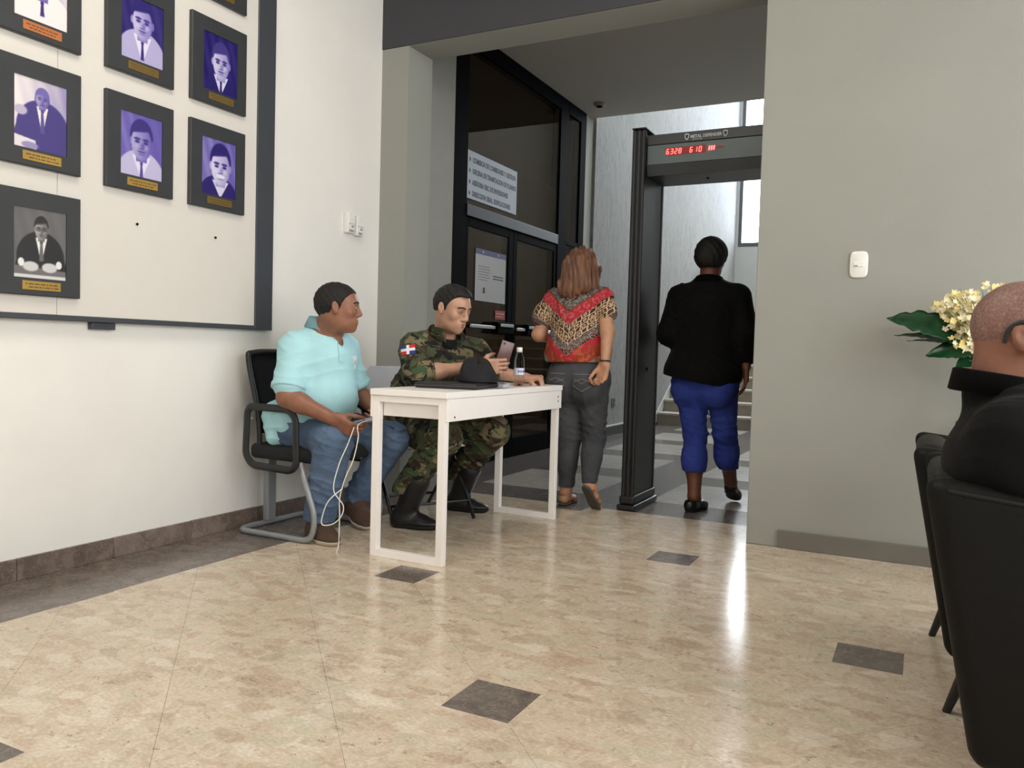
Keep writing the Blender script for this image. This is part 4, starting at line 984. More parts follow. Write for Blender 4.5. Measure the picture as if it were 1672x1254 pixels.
def surface_nets(D, lo, h):
    inside = D < 0; n = np.array(D.shape)
    cnt = np.zeros(n - 1, np.int8)
    for dx in (0, 1):
        for dy in (0, 1):
            for dz in (0, 1): cnt += inside[dx:n[0] - 1 + dx, dy:n[1] - 1 + dy, dz:n[2] - 1 + dz]
    act = (cnt > 0) & (cnt < 8); ijk = np.argwhere(act)
    idx = np.full(act.shape, -1, np.int32); idx[act] = np.arange(len(ijk))
    acc = np.zeros((len(ijk), 3)); w = np.zeros(len(ijk))
    cor = np.array([(a, b, c) for a in (0, 1) for b in (0, 1) for c in (0, 1)])
    V = [D[ijk[:, 0] + c[0], ijk[:, 1] + c[1], ijk[:, 2] + c[2]] for c in cor]
    for a in range(8):
        for b in range(a + 1, 8):
            if np.abs(cor[a] - cor[b]).sum() != 1: continue
            va, vb = V[a], V[b]; m = (va < 0) != (vb < 0)
            t = np.where(m, va / np.where(m, va - vb, 1), 0)[:, None]
            acc += np.where(m[:, None], cor[a] + (cor[b] - cor[a]) * t, 0); w += m
    verts = lo + (ijk + acc / w[:, None]) * h
    quads = []
    for axis in range(3):
        u, v = (axis + 1) % 3, (axis + 2) % 3
        s0 = [slice(None)] * 3; s1 = [slice(None)] * 3; s0[axis] = slice(0, -1); s1[axis] = slice(1, None)
        ch = inside[tuple(s0)] != inside[tuple(s1)]; e = np.argwhere(ch)
        e = e[(e[:, u] > 0) & (e[:, v] > 0) & (e[:, u] < n[u] - 1) & (e[:, v] < n[v] - 1)]
        flip = ~inside[e[:, 0], e[:, 1], e[:, 2]]
        def at(du, dv):
            q = e.copy(); q[:, u] += du; q[:, v] += dv; return idx[q[:, 0], q[:, 1], q[:, 2]]
        Q = np.stack([at(-1, -1), at(0, -1), at(0, 0), at(-1, 0)], 1); Q[flip] = Q[flip][:, ::-1]; quads.append(Q)
    return verts, np.concatenate(quads)
def mesh_obj(name, vq, m, parent, smooth=1):
    v, q = vq; og = ORG[parent.name]
    for _ in range(smooth):                                   # one light relaxing pass
        acc = np.zeros_like(v); c = np.zeros(len(v))
        for a, b in ((0, 1), (1, 2), (2, 3), (3, 0)):
            np.add.at(acc, q[:, a], v[q[:, b]]); np.add.at(acc, q[:, b], v[q[:, a]]); np.add.at(c, q[:, a], 1); np.add.at(c, q[:, b], 1)
        v = v * 0.5 + 0.5 * acc / np.maximum(c, 1)[:, None]
    me = bpy.data.meshes.new(name); me.vertices.add(len(v)); me.vertices.foreach_set('co', (v - np.array(og)).astype(F32).ravel())
    me.loops.add(len(q) * 4); me.loops.foreach_set('vertex_index', q.astype(np.int32).ravel())
    me.polygons.add(len(q)); me.polygons.foreach_set('loop_start', np.arange(0, len(q) * 4, 4, dtype=np.int32)); me.polygons.foreach_set('loop_total', np.full(len(q), 4, np.int32))
    me.polygons.foreach_set('use_smooth', np.ones(len(q), bool)); me.update(calc_edges=True)
    me.materials.append(m); o = bpy.data.objects.new(name, me); COL.objects.link(o); o.parent = parent; ORG[o.name] = og
    return o
def bvh(o): return BVHTree.FromPolygons([Vector(v.co) + ORG[o.name] for v in o.data.vertices], [tuple(p.vertices) for p in o.data.polygons])
def decal(name, tree, c, d, up, w, h, m, parent, colorfn=None, nu=14, nv=10, off=0.0015, shape=None):
    """thin patch draped on a surface: a grid cast along d"""
    c, d = Vector(c), Vector(d).normalized(); up = Vector(up); up = (up - d * up.dot(d)).normalized(); r = d.cross(up)
    bm = B(); g = []
    for j in range(nv + 1):
        row = []
        for i in range(nu + 1):
            p = c + r * (i / nu - 0.5) * w + up * (j / nv - 0.5) * h
            hit = tree.ray_cast(p - d * 0.4, d, 1.0)
            row.append(bm.verts.new(hit[0] + hit[1] * off) if hit[0] is not None and hit[1].dot(d) < 0.2 else None)
        g.append(row)
    for j in range(nv):
        for i in range(nu):
            q = (g[j][i], g[j][i + 1], g[j + 1][i + 1], g[j + 1][i])
            if None in q: continue
            if shape and not shape((i + .5) / nu, (j + .5) / nv): continue
            f = bm.faces.new(q)
            if colorfn: f.material_index = colorfn((i + 0.5) / nu, (j + 0.5) / nv)
    for v in [v for v in bm.verts if not v.link_faces]: bm.verts.remove(v)
    return obj(name, bm, m, parent, 'all')

def frame(f, up=(0, 0, 1)):
    """columns right, forward, up"""
    f = vn(f); up = np.array(up, float); r = vn(np.cross(f, up)); u = np.cross(r, f); return np.stack([r, f, u], 1)
class Head:
    def __init__(s, c, f, up=(0, 0, 1), sc=1.0): s.c = np.array(c, float); s.R = frame(f, up); s.s = sc
    def p(s, x, y, z): return s.c + s.R @ (np.array([x, y, z], float) * s.s)
    def ell(s, S, c, r, k=0.015, mode='u', off=0.0, R=None): S.ell(s.p(*c), np.array(r) * s.s + off, s.R if R is None else s.R @ R, k, mode)
    def cap(s, S, a, b, ra, rb=None, k=0.012, mode='u'): S.cap(s.p(*a), s.p(*b), ra * s.s, None if rb is None else rb * s.s, k, mode)
def cranium(H, S, off=0.0, k=0.03):
    H.ell(S, (0, -0.016, 0.036), (0.074, 0.093, 0.082), k, off=off); H.ell(S, (0, -0.045, 0.012), (0.066, 0.062, 0.066), k, off=off)
    H.ell(S, (0, 0.035, 0.030), (0.062, 0.056, 0.060), k, off=off)
def head(H, S, jaw=1.0, mouth_open=0.0):
    cranium(H, S)
    H.ell(S, (0, 0.030, -0.035), (0.058 * jaw, 0.058, 0.070), 0.03); H.ell(S, (0, 0.034, -0.078), (0.049 * jaw, 0.047, 0.036), 0.03)
    H.ell(S, (0, 0.070, -0.100), (0.024, 0.020, 0.018), 0.025)
    H.cap(S, (-0.032, 0.078, 0.024), (0.032, 0.078, 0.024), 0.012, k=0.02)
    for q in (-1, 1):
        H.ell(S, (q * 0.043, 0.056, -0.022), (0.021, 0.019, 0.020), 0.028)
        H.ell(S, (q * 0.031, 0.094, 0.004), (0.017, 0.012, 0.0095), 0.012, 'sub')
        H.ell(S, (q * 0.031, 0.0765, 0.0035), (0.0165, 0.0100, 0.0115), 0.006)
        # ear: outer shell, hollow, lobe
        Re = np.array(Matrix.Rotation(q * 0.32, 3, 'Z') @ Matrix.Rotation(0.18, 3, 'X'))
        H.ell(S, (q * 0.078, -0.012, -0.002), (0.0085, 0.0165, 0.0275), 0.008, R=Re); H.ell(S, (q * 0.088, -0.009, 0.002), (0.0078, 0.0095, 0.0165), 0.004, 'sub', R=Re)
        H.ell(S, (q * 0.076, -0.005, -0.026), (0.006, 0.008, 0.009), 0.006)
        H.ell(S, (q * 0.0130, 0.095, -0.034), (0.0098, 0.010, 0.008), 0.008)
    H.cap(S, (0, 0.088, 0.016), (0, 0.1055, -0.027), 0.0072, 0.0128, 0.012)
    H.ell(S, (0, 0.076, -0.066), (0.032, 0.016, 0.021), 0.024)
    H.cap(S, (-0.020, 0.0870, -0.060), (0.020, 0.0870, -0.060), 0.0058, k=0.008); H.cap(S, (-0.016, 0.0865, -0.0735), (0.016, 0.0865, -0.0735), 0.0068, k=0.008)
    if mouth_open: H.ell(S, (0, 0.096, -0.0665), (0.017, 0.012, 0.0035 + mouth_open), 0.003, 'sub')
def face_parts(H, root, skin_dark, lip, iris=(40, 26, 18), half_closed=False, brow=(22, 18, 16)):
    M_eye = mat('eye_white', rgb(200, 190, 180), 0.25, var=0.02); M_iris = mat('iris_%d' % iris[0], rgb(*iris), 0.15)
    for q in (-1, 1):
        c = Vector(H.p(q * 0.031, 0.0768, 0.0035)); r = 0.0126 * H.s
        if not half_closed:
            bm = B(); bmesh.ops.create_uvsphere(bm, u_segments=14, v_segments=10, radius=r, matrix=Matrix.Translation(c)); e = obj('eye', bm, M_eye, root, 'all')
            d = Vector(H.R @ np.array([0, 1, -0.08])); bm = B(); lathe(bm, [(0, 0.0005), (0.0074 * H.s, 0.0)], c + d * (r - 0.0012), 14, axis=tuple(d)); obj('iris', bm, M_iris, e, 'all')
        for z, y, rr in ((0.0115, 0.0850, 0.0040), (-0.0055, 0.0838, 0.0030)) if not half_closed else ((0.0085, 0.0856, 0.0046), (-0.0010, 0.0866, 0.0034)):
            pts = [H.p(q * (0.031 - 0.0165), y - 0.006, z - 0.004 if z > 0.005 else z + 0.004), H.p(q * 0.026, y + 0.0018, z), H.p(q * 0.037, y + 0.0012, z), H.p(q * (0.031 + 0.0165), y - 0.011, z - 0.005 if z > 0.005 else z + 0.003)]
            obj('eyelid', tube(B(), catmull(pts, 4), rr * H.s, 8), skin_dark, root, 'all')
        pts = [H.p(q * 0.010, 0.0945, 0.0225), H.p(q * 0.026, 0.0940, 0.0275), H.p(q * 0.041, 0.0875, 0.0275), H.p(q * 0.053, 0.0745, 0.021)]
        obj('eyebrow', tube(B(), catmull(pts, 4), [0.0036 * H.s * (0.75 + 0.5 * math.sin(PI * i / 12)) for i in range(13)], 8), mat('brow_hair', rgb(*brow), 0.8), root, 'all')
    for z, w, y, rr in ((-0.0605, 0.0240, 0.0942, 0.0042), (-0.0725, 0.0210, 0.0938, 0.0050)):
        pts = [H.p(-w, y - 0.0095, -0.0665), H.p(-w * 0.45, y, z), H.p(0, y + 0.0015, z - (0.0008 if z > -0.065 else 0)), H.p(w * 0.45, y, z), H.p(w, y - 0.0095, -0.0665)]
        obj('lip', tube(B(), catmull(pts, 4), [rr * H.s * (0.35 + 0.65 * math.sin(PI * i / 16)) for i in range(17)], 8), lip, root, 'all')
def short_hair(H, off=0.009, nape=-0.055, fore=0.062, tilt=None):
    """cap of hair kept above the hairline"""
    S = SDF(); cranium(H, S, off)
    yk = np.array([-0.14, -0.075, -0.034, -0.028, 0.012, 0.020, 0.050, 0.066, 0.11]) * H.s; zk = np.array([nape - 0.004, nape, nape + 0.012, -0.002, -0.016, 0.022, fore - 0.016, fore, fore + 0.004]) * H.s
    def line(X, Y, Z):
        px, py, pz = X - F32(H.c[0]), Y - F32(H.c[1]), Z - F32(H.c[2]); R = H.R.astype(F32)
        y = px * R[0, 1] + py * R[1, 1] + pz * R[2, 1]; z = px * R[0, 2] + py * R[1, 2] + pz * R[2, 2]; x = px * R[0, 0] + py * R[1, 0] + pz * R[2, 0]
        return (np.interp(y, yk, zk).astype(F32) + F32(0.12) * np.maximum(np.abs(x) - F32(0.03), 0) * (y > 0.03) - z) * F32(0.6)
    S.post = line
    return S
def wr(amps):
    """soft cloth folds, sharp-crested and patchy: list of (amp, kx, ky, kz, phase, warp)"""
    def f(X, Y, Z):
        o = 0; w1 = np.sin(F32(8.3) * X - F32(10.1) * Y + F32(9.2) * Z); w2 = np.sin(F32(-11.0) * X + F32(7.7) * Y + F32(13.1) * Z + F32(1.3))
        for a, kx, ky, kz, ph, w in amps:
            c = np.abs(np.sin(F32(kx * 0.5) * X + F32(ky * 0.5) * Y + F32(kz * 0.5) * Z + F32(ph) + F32(w) * (w1 + F32(0.7) * w2)))
            m = np.clip(F32(0.35) + F32(0.65) * np.sin(F32(14.0) * X + F32(-9.0) * Y + F32(11.0) * Z + F32(ph * 3.1)) * w2 + F32(0.3) * w1, 0, 1)
            o = o + F32(a) * m * (F32(0.35) - (1 - c) ** 2)
        return o
    return f
def hair_noise(amps):
    def f(X, Y, Z):
        o = 0
        for a, kx, ky, kz, ph, w in amps:
            o = o + F32(a) * np.sin(F32(kx) * X + F32(ky) * Y + F32(kz) * Z + F32(ph) + F32(w) * np.sin(F32(17.3) * X - F32(19.1) * Y + F32(18.2) * Z + F32(ph * 2)))
        return o
    return f
def hand(S, W, d, n, t, curl=(25, 35, 20), sz=1.0, thumb=(0.6, 0.75, 0.35), spread=0.0, kf=0.004, finger_curl=None):
    W = np.array(W, float); d = vn(d); n = np.array(n, float); n = vn(n - d * (n @ d)); t0 = np.array(t, float); t = np.cross(n, d); t = t if t @ t0 > 0 else -t
    R = np.stack([t, d, n], 1)
    S.rbox(W + d * 0.048 * sz, np.array([0.040, 0.050, 0.0145]) * sz, R, 0.0135 * sz, 0.02)
    S.ell(W + d * 0.035 * sz + t * 0.026 * sz + n * 0.007 * sz, np.array([0.016, 0.032, 0.014]) * sz, R, 0.012)
    Ls = ((0.046, 0.026, 0.021), (0.050, 0.030, 0.022), (0.046, 0.028, 0.021), (0.036, 0.021, 0.018)); bs = (0.091, 0.094, 0.090, 0.082)
    for i in range(4):
        b = W + d * bs[i] * sz + t * (0.0305 - 0.0203 * i) * sz; a = 0.0; side = t * (1.5 - i) * spread
        rr = (0.0092, 0.0082, 0.0074, 0.0066) if i < 3 else (0.0082, 0.0074, 0.0066, 0.006)
        c = (finger_curl or {}).get(i, curl); p = b - d * 0.02 * sz
        S.cap(p, b, 0.0098 * sz, rr[0] * sz, 0.006); p = b
        for j in range(3):
            a += math.radians(c[j]); dd = vn(d * math.cos(a) + n * math.sin(a) + side); q = p + dd * Ls[i][j] * sz
            S.cap(p, q, rr[j] * sz, rr[j + 1] * sz, kf); p = q
    p = W + d * 0.022 * sz + t * 0.026 * sz + n * 0.004 * sz
    for L, v, r0, r1 in ((0.046, thumb, 0.0135, 0.0108), (0.032, (thumb[0] + 0.25, thumb[1] * 0.35, thumb[2] + 0.12), 0.0108, 0.0095), (0.025, (thumb[0] + 0.3, thumb[1] * 0.1, thumb[2] + 0.28), 0.0095, 0.0076)):
        dd = vn(d * v[0] + t * v[1] + n * v[2]); q = p + dd * L * sz; S.cap(p, q, r0 * sz, r1 * sz, 0.006); p = q
def torso(S, P, N, f, hip, belly, chest, shw, off=0.0, trap=0.05, shr=0.062, bell=0.36, k=0.06, shdrop=0.06, neck=None):
    """hip/belly/chest: (half width, half depth, half height, forward shift)"""
    P, N = np.array(P, float), np.array(N, float); u = vn(N - P); f = np.array(f, float); f = vn(f - u * (f @ u)); r = np.cross(f, u); R = np.stack([r, f, u], 1)
    for (w, dd, hh, sh), q in ((hip, 0.04), (belly, bell), (chest, 0.70)):
        S.ell(P + (N - P) * q + f * sh, np.array([w, dd, hh]) + off, R, k)
    a = N - u * shdrop + r * shw; b = N - u * shdrop - r * shw
    S.cap(a, b, shr + off, k=0.05)
    S.cap(N + u * 0.005, N - u * shdrop + r * shw * 0.75, trap + off, trap * 0.9 + off, 0.04); S.cap(N + u * 0.005, N - u * shdrop - r * shw * 0.75, trap + off, trap * 0.9 + off, 0.04)
    if neck: S.cap(N - u * 0.03, neck[1], neck[0], neck[0] * 0.96, 0.006, 'sub')
    return r, f, u
def shoe(S, heel, toe, up, ankle, off=0.0, high=0.0, w=0.040, rb=0.036):
    heel, toe, up, ankle = (np.array(x, float) for x in (heel, toe, up, ankle)); d = vn(toe - heel); up = vn(up - d * (up @ d)); L = np.linalg.norm(toe - heel); r = np.cross(d, up)
    R = np.stack([r, d, up], 1)
    S.ell(heel + d * 0.045 + up * 0.035, np.array([w * 0.86, 0.05, 0.042]) + off, R, 0.03)
    S.ell(heel + d * L * 0.66 + up * 0.026, np.array([w * 1.08, L * 0.35, 0.036]) + off, R, 0.03)
    S.cap(heel + d * 0.05 + up * 0.05, heel + d * L * 0.58 + up * 0.034, rb + off, rb * 0.85 + off, 0.03)
    if high: S.cap(heel + d * 0.055 + up * 0.04, ankle, rb + off, rb + high + off, 0.03)
    return d, up
def shoes(root, name, sole_name, heel, toe, up, ankle, m, ms, high=0.0, w=0.04, sole=0.016, top=None, rb=0.036, lab=None):
    S = SDF(); d, u = shoe(S, heel, toe, up, ankle, 0, high, w, rb); S.cut(np.array(heel) + u * (sole - 0.001), -u)
    if top is not None: S.ell(np.array(heel) + d * 0.095 + u * 0.078, (0.031, 0.082, 0.036), np.stack([np.cross(d, u), d, u], 1), 0.006, 'sub')
    o = mesh_obj(name, S.mesh(0.005), m, root)
    if lab: o['label'] = lab
    S = SDF(); shoe(S, heel, toe, up, ankle, 0.004, 0, w, rb); S.cut(np.array(heel), -u).cut(np.array(heel) + u * sole, u)
    mesh_obj(sole_name, S.mesh(0.005), ms, o, 0); return o
def collar(name, c, f, up, rin, rout, h, gap, m, root, drop=0.025, pts=0.03):
    """turned-down shirt collar: stand plus falling leaf, open at the front"""
    R = frame(f, up); c = np.array(c, float); bm = B(); rows = []; n = 36
    for i in range(n + 1):
        a = gap + (2 * PI - 2 * gap) * i / n; e = abs(i / n - 0.5) * 2; x, y = math.sin(a), math.cos(a)
        lift = h * (1 - 0.35 * e ** 2); ex = pts * max(0, e - 0.7) / 0.3
        sect = [(rin, 0.0), (rin * 0.99, lift), (rin * 1.02 + 0.003, lift + 0.003), (rin * 1.06 + 0.006, lift), (rout, -drop - ex), (rout - 0.004, -drop - ex - 0.003)]
        rows.append([bm.verts.new(Vector(c + R @ np.array([x * q, y * q * 1.02, z - 0.018 * (1 + math.cos(a)) * 0.5]))) for q, z in sect])
    for p, q in zip(rows[:-1], rows[1:]):
        for j in range(5): bm.faces.new((p[j], p[j + 1], q[j + 1], q[j]))
    bmesh.ops.solidify(bm, geom=list(bm.faces), thickness=0.0025)
    return obj(name, bm, m, root, 'all')

# materials for people
def skin(name, c, rough=0.45):
    t = NT(name); P = t.pos(); n = t.noise(P, 22, 5, 0.6); d = tuple(x * 0.88 for x in c[:3]) + (1,); e = tuple(min(1, x * 1.12) for x in c[:3]) + (1,)
    t.bump(t.noise(P, 420, 2), 0.12, 0.002)
    t.b.inputs['Subsurface Weight'].default_value = 0.06; t.b.inputs['Subsurface Radius'].default_value = (0.012, 0.005, 0.003)
    return t.fin(t.ramp(n, [(0.3, d), (0.7, e)]), rough, spec=0.4)
def cloth(name, c, var=0.08, bump=0.35, bs=380, rough=0.85, scale=14, weave=True):
    t = NT(name); P = t.pos(); n = t.noise(P, scale, 5, 0.6); d = tuple(x * (1 - var) for x in c[:3]) + (1,); e = tuple(min(1, x * (1 + var)) for x in c[:3]) + (1,)
    hgt = t.math('ADD', t.math('MULTIPLY', t.noise(P, 26, 3, 0.5, 0.8), 3.0), t.noise(P, bs, 2))
    t.bump(hgt, bump * 0.6, 0.003); t.b.inputs['Sheen Weight'].default_value = 0.03
    return t.fin(t.ramp(n, [(0.3, d), (0.7, e)]), rough, spec=0.18)
def denim(name, c, light):
    t = NT(name); P = t.pos(); n = t.noise(P, 5.5, 5, 0.6, 0.4); f = t.noise(t.mapping(P, (1, 1, 0.25)), 260, 2, 0.6)
    col = t.mix(t.math('MULTIPLY', f, 0.35), t.ramp(n, [(0.32, c), (0.72, light)]), tuple(min(1, x * 1.5) for x in light[:3]) + (1,))
    w = t.noise(t.mapping(P, (1, 1, 2.2)), 17, 3, 0.5, 1.0); t.bump(t.math('ADD', t.math('MULTIPLY', w, 3.5), f), 0.45, 0.004)
    return t.fin(col, 0.85, spec=0.25)
def camo():
    t = NT('woodland_camouflage'); P = t.pos(); M1 = t.mapping(P, (1, 1, 1.5))
    def m(sc, lo, seed): return t.math('GREATER_THAN', t.noise(t.mapping(M1, (1, 1, 1), (seed, seed * 2, -seed)), sc, 3, 0.55, 0.7), lo)
    col = t.mix(m(10, 0.50, 1.3), rgb(74, 80, 58), rgb(62, 50, 41)); col = t.mix(m(9, 0.56, 4.1), col, rgb(118, 108, 82)); col = t.mix(m(12, 0.575, 7.7), col, rgb(32, 33, 31)); col = t.mix(m(11, 0.60, 9.9), col, rgb(64, 82, 56))
    t.bump(t.math('ADD', t.math('MULTIPLY', t.noise(P, 24, 3, 0.5, 0.8), 3.0), t.noise(P, 420, 2)), 0.4, 0.004)
    return t.fin(col, 0.88, spec=0.2)
def hairm(name, a, b, sx=60, rough=0.45, vec=(1, 1, 0.12)):
    t = NT(name); P = t.pos(); n = t.noise(t.mapping(P, vec), sx, 4, 0.65, 0.3); t.bump(n, 0.6, 0.006)
    return t.fin(t.ramp(n, [(0.3, a), (0.7, b)]), rough, spec=0.4)
M_hair_k = hairm('black_hair', rgb(9, 8, 8), rgb(24, 21, 20), 140, 0.65, (1, 1, 0.5))
M_lip = mat('lip', rgb(142, 78, 70), 0.4); M_lip_d = mat('dark_lip', rgb(112, 60, 54), 0.4)

# ============================================================ 1. seated man in the turquoise polo shirt
SK_A = skin('brown_skin', rgb(142, 97, 76)); SK_Ad = skin('brown_skin_lid', rgb(118, 78, 60))
ra = thing('person', 'seated man in turquoise polo shirt and blue jeans, turned to the soldier', 'person', (-2.62, 3.2, 0))
HA = Head((-2.553, 3.114, 1.138), (0.80, 0.59, -0.03), sc=1.0)
PA, NA, fA = A3(-2.800, 3.185, 0.52), A3(-2.680, 3.160, 1.035), (0.985, -0.17, 0)
shR, elR, wrR = A3(-2.728, 3.010, 0.925), A3(-2.695, 2.925, 0.700), A3(-2.462, 2.985, 0.605)
shL, elL, wrL = A3(-2.705, 3.350, 0.930), A3(-2.665, 3.440, 0.700), A3(-2.43, 3.31, 0.610)
hpR, knR, anR = A3(-2.85, 3.14, 0.530), A3(-2.490, 3.030, 0.500), A3(-2.590, 3.045, 0.10)
hpL, knL, anL = A3(-2.85, 3.29, 0.535), A3(-2.475, 3.475, 0.468), A3(-2.69, 3.46, 0.13)
hipA, belA, cheA = (0.18, 0.15, 0.13, 0.0), (0.172, 0.175, 0.17, 0.065), (0.165, 0.138, 0.17, 0.040)
S = SDF(); head(HA, S, 1.10, 0.001)
S.cap(HA.p(0, -0.018, -0.05), NA + A3(0, 0, -0.01), 0.060, 0.072, 0.03); HA.ell(S, (0, 0.012, -0.092), (0.044, 0.045, 0.026), 0.03)
torso(S, PA, NA, fA, hipA, belA, cheA, 0.155, trap=0.036, shdrop=0.10)
S.chain([shR, elR, wrR], [0.060, 0.050, 0.031]).ell(elR * 0.72 + wrR * 0.28, (0.048, 0.045, 0.044), None, 0.03)
S.chain([shL, elL, wrL], [0.060, 0.048, 0.031])
S.chain([hpR, knR, anR], [0.085, 0.062, 0.042]).chain([hpL, knL, anL], [0.085, 0.062, 0.042])
S.cap(anR, anR + A3(0.06, -0.025, -0.06), 0.030, 0.02).cap(anL, anL + A3(0.08, -0.06, -0.07), 0.030, 0.02)
hand(S, wrR, (0.80, 0.18, -0.42), (0.25, 0.80, 0.15), (0.3, -0.1, 0.9), (42, 55, 30), 1.04, thumb=(0.75, 0.45, 0.40))
hand(S, wrL, (0.55, -0.80, -0.22), (-0.55, -0.25, 0.3), (0.2, 0.0, 0.9), (38, 50, 30), 1.02, thumb=(0.75, 0.45, 0.40))
mesh_obj('body', S.mesh(0.0036), SK_A, ra)
face_parts(HA, ra, SK_Ad, M_lip_d)
S = short_hair(HA, 0.0052, -0.058, 0.070); S.disp = hair_noise([(0.0011, 160, 120, 140, 0, 1.5), (0.0006, 310, 240, 290, 0, 2.5)]); mesh_obj('hair', S.mesh(0.005), M_hair_k, ra)
M_polo = cloth('turquoise_pique', rgb(172, 218, 226), 0.04, 0.16, 420)
S = SDF(); torso(S, PA, NA, fA, hipA, belA, cheA, 0.155, 0.014, trap=0.042, shr=0.060, shdrop=0.10, neck=(0.070, HA.p(0, -0.018, -0.03)))
S.cap(shR, shR * 0.28 + elR * 0.72, 0.074, 0.082, 0.05); S.cap(shL, shL * 0.30 + elL * 0.70, 0.070, 0.074, 0.05)
S.ell((-2.865, 3.09, 0.58), (0.075, 0.10, 0.10), None, 0.04)
S.cap((-2.875, 3.02, 0.60), (-2.860, 3.010, 0.485), 0.055, 0.036, 0.04).cap((-2.80, 3.015, 0.60), (-2.785, 3.005, 0.535), 0.05, 0.028, 0.04)
S.disp = wr([(0.0095, 10, 6, 96, 0.5, 1.2), (0.0045, -60, 20, 70, 1.9, 1.4)])
HV = NA + A3(0.085, -0.022, -0.055); S.ell(HV, (0.030, 0.055, 0.075), frame((0.985, -0.17, 0), (-0.45, 0.06, 0.90)), 0.008, 'sub')
o = mesh_obj('polo_shirt', S.mesh(0.006), M_polo, ra)
tr = bvh(o)
for a, b, r in ((shR, elR, 0.085), (shL, elL, 0.077)):      # ribbed sleeve bands
    S = SDF(); c0 = a * 0.28 + b * 0.72; dv = vn(b - a); S.cap(c0 - dv * 0.02, c0 + dv * 0.03, r, r, 0.01); S.cut(c0 + dv * 0.030, dv).cut(c0 + dv * 0.004, -dv); mesh_obj('sleeve_band', S.mesh(0.005), M_polo, o)
collar('collar', NA + A3(0.012, -0.004, 0.030), (0.985, -0.17, 0), (0.26, 0.0, 1), 0.070, 0.102, 0.030, 0.38, M_polo, o, 0.022, 0.02)
M_wh = mat('white_print', rgb(224, 230, 232), 0.6)
decal('chest_logo', tr, NA + A3(0.05, 0.085, -0.165), (-0.97, 0.22, 0), (0, 0, 1), 0.052, 0.066, M_wh, o, nu=13, nv=16, shape=lambda u, v: (v > 0.80) or (abs(u - 0.5) < 0.42 * (0.55 + v * 0.5) and not (0.3 < u < 0.7 and 0.30 < v < 0.62)))
decal('placket', tr, NA + A3(0.05, -0.022, -0.12), (-0.97, 0.20, 0), (0, 0, 1), 0.032, 0.085, M_polo, o, nu=6, nv=12, off=0.004)
M_jean = denim('blue_denim', rgb(58, 76, 104), rgb(96, 116, 142))
S = SDF(); S.ell(PA + A3(0.02, 0, 0.0), (0.165, 0.205, 0.12), None, 0.05)
S.chain([hpR, knR * 0.98 + hpR * 0.02, anR + A3(0, 0, 0.01)], [0.100, 0.092, 0.078], 0.03).chain([hpL, knL, anL + A3(0.01, 0, 0.02)], [0.108, 0.088, 0.074], 0.03)
S.cut(anR + A3(0, 0, 0.0), (-0.1, 0, -1)); S.cut(PA + A3(0, 0, 0.11), (-0.3, 0, 1))
S.disp = wr([(0.010, 40, 24, 110, 0.3, 1.5), (0.009, 88, -60, 60, 2.0, 1.6), (0.006, -120, 40, 130, 4.4, 1.5)])
jo = mesh_obj('jeans', S.mesh(0.006), M_jean, ra); jo['label'] = 'faded blue denim jeans'
M_boot = cloth('brown_suede', rgb(82, 64, 54), 0.1, 0.25); M_sole = mat('pale_rubber_sole', rgb(186, 178, 162), 0.6)
shoes(ra, 'shoe', 'sole', (-2.650, 3.070, 0.0), (-2.432, 2.985, 0.0), (0, 0, 1), anR + (knR - anR) * 0.16, M_boot, M_sole, high=0.006, w=0.046, sole=0.022, rb=0.056)
shoes(ra, 'shoe', 'sole', (-2.735, 3.485, 0.040), (-2.515, 3.335, 0.0), (0.12, -0.08, 1), anL + (knL - anL) * 0.16, M_boot, M_sole, high=0.006, w=0.046, sole=0.022, rb=0.056)
# phone and charging cable in his hands
t = thing('phone', 'phone in the lap of the man in turquoise, plugged to a white cable', 'phone', (-2.36, 3.10, 0.575))
ph = A3(-2.372, 3.10, 0.592); Mp = Matrix(((0.66, 0.62, 0.42, ph[0]), (0.70, -0.70, -0.08, ph[1]), (0.24, 0.35, -0.90, ph[2]), (0, 0, 0, 1)))
obj('case', box(B(), -0.07, 0.07, -0.035, 0.035, -0.0045, 0.0045, 0.004, 3, M=Mp), mat('pale_blue_case', rgb(150, 176, 200), 0.35), t, True)
obj('screen', box(B(), -0.064, 0.064, -0.031, 0.031, -0.0052, -0.0046, 0, M=Mp), M_blk, t)
t = thing('charging_cable', 'white charging cable hanging from the phone to the floor', 'cable', (-2.36, 3.05, 0))
cb = [tuple(Mp @ Vector((0.074, -0.01, 0))), (-2.325, 3.00, 0.590), (-2.305, 2.97, 0.53), (-2.315, 2.95, 0.43), (-2.345, 2.93, 0.34), (-2.365, 2.92, 0.25), (-2.36, 2.915, 0.17), (-2.365, 2.92, 0.08), (-2.375, 2.93, 0.03), (-2.36, 2.90, 0.004), (-2.33, 2.87, 0.0035)]
obj('cord', tube(B(), catmull(cb, 8), 0.0026, 8), M_plast, t, True)
lp = [(-2.355, 2.925, 0.295), (-2.40, 2.885, 0.24), (-2.43, 2.88, 0.17), (-2.435, 2.885, 0.125), (-2.39, 2.905, 0.13), (-2.35, 2.915, 0.17), (-2.345, 2.92, 0.22), (-2.385, 2.90, 0.29), (-2.375, 2.92, 0.40), (-2.355, 2.96, 0.50), (-2.345, 2.99, 0.575)]
obj('cord_loop', tube(B(), catmull(lp, 8), 0.0026, 8), M_plast, t, True)
obj('plug', tube(B(), [Mp @ Vector((0.071, -0.01, 0)), Mp @ Vector((0.095, -0.012, 0.002))], 0.0045, 8), M_plast, t, True)

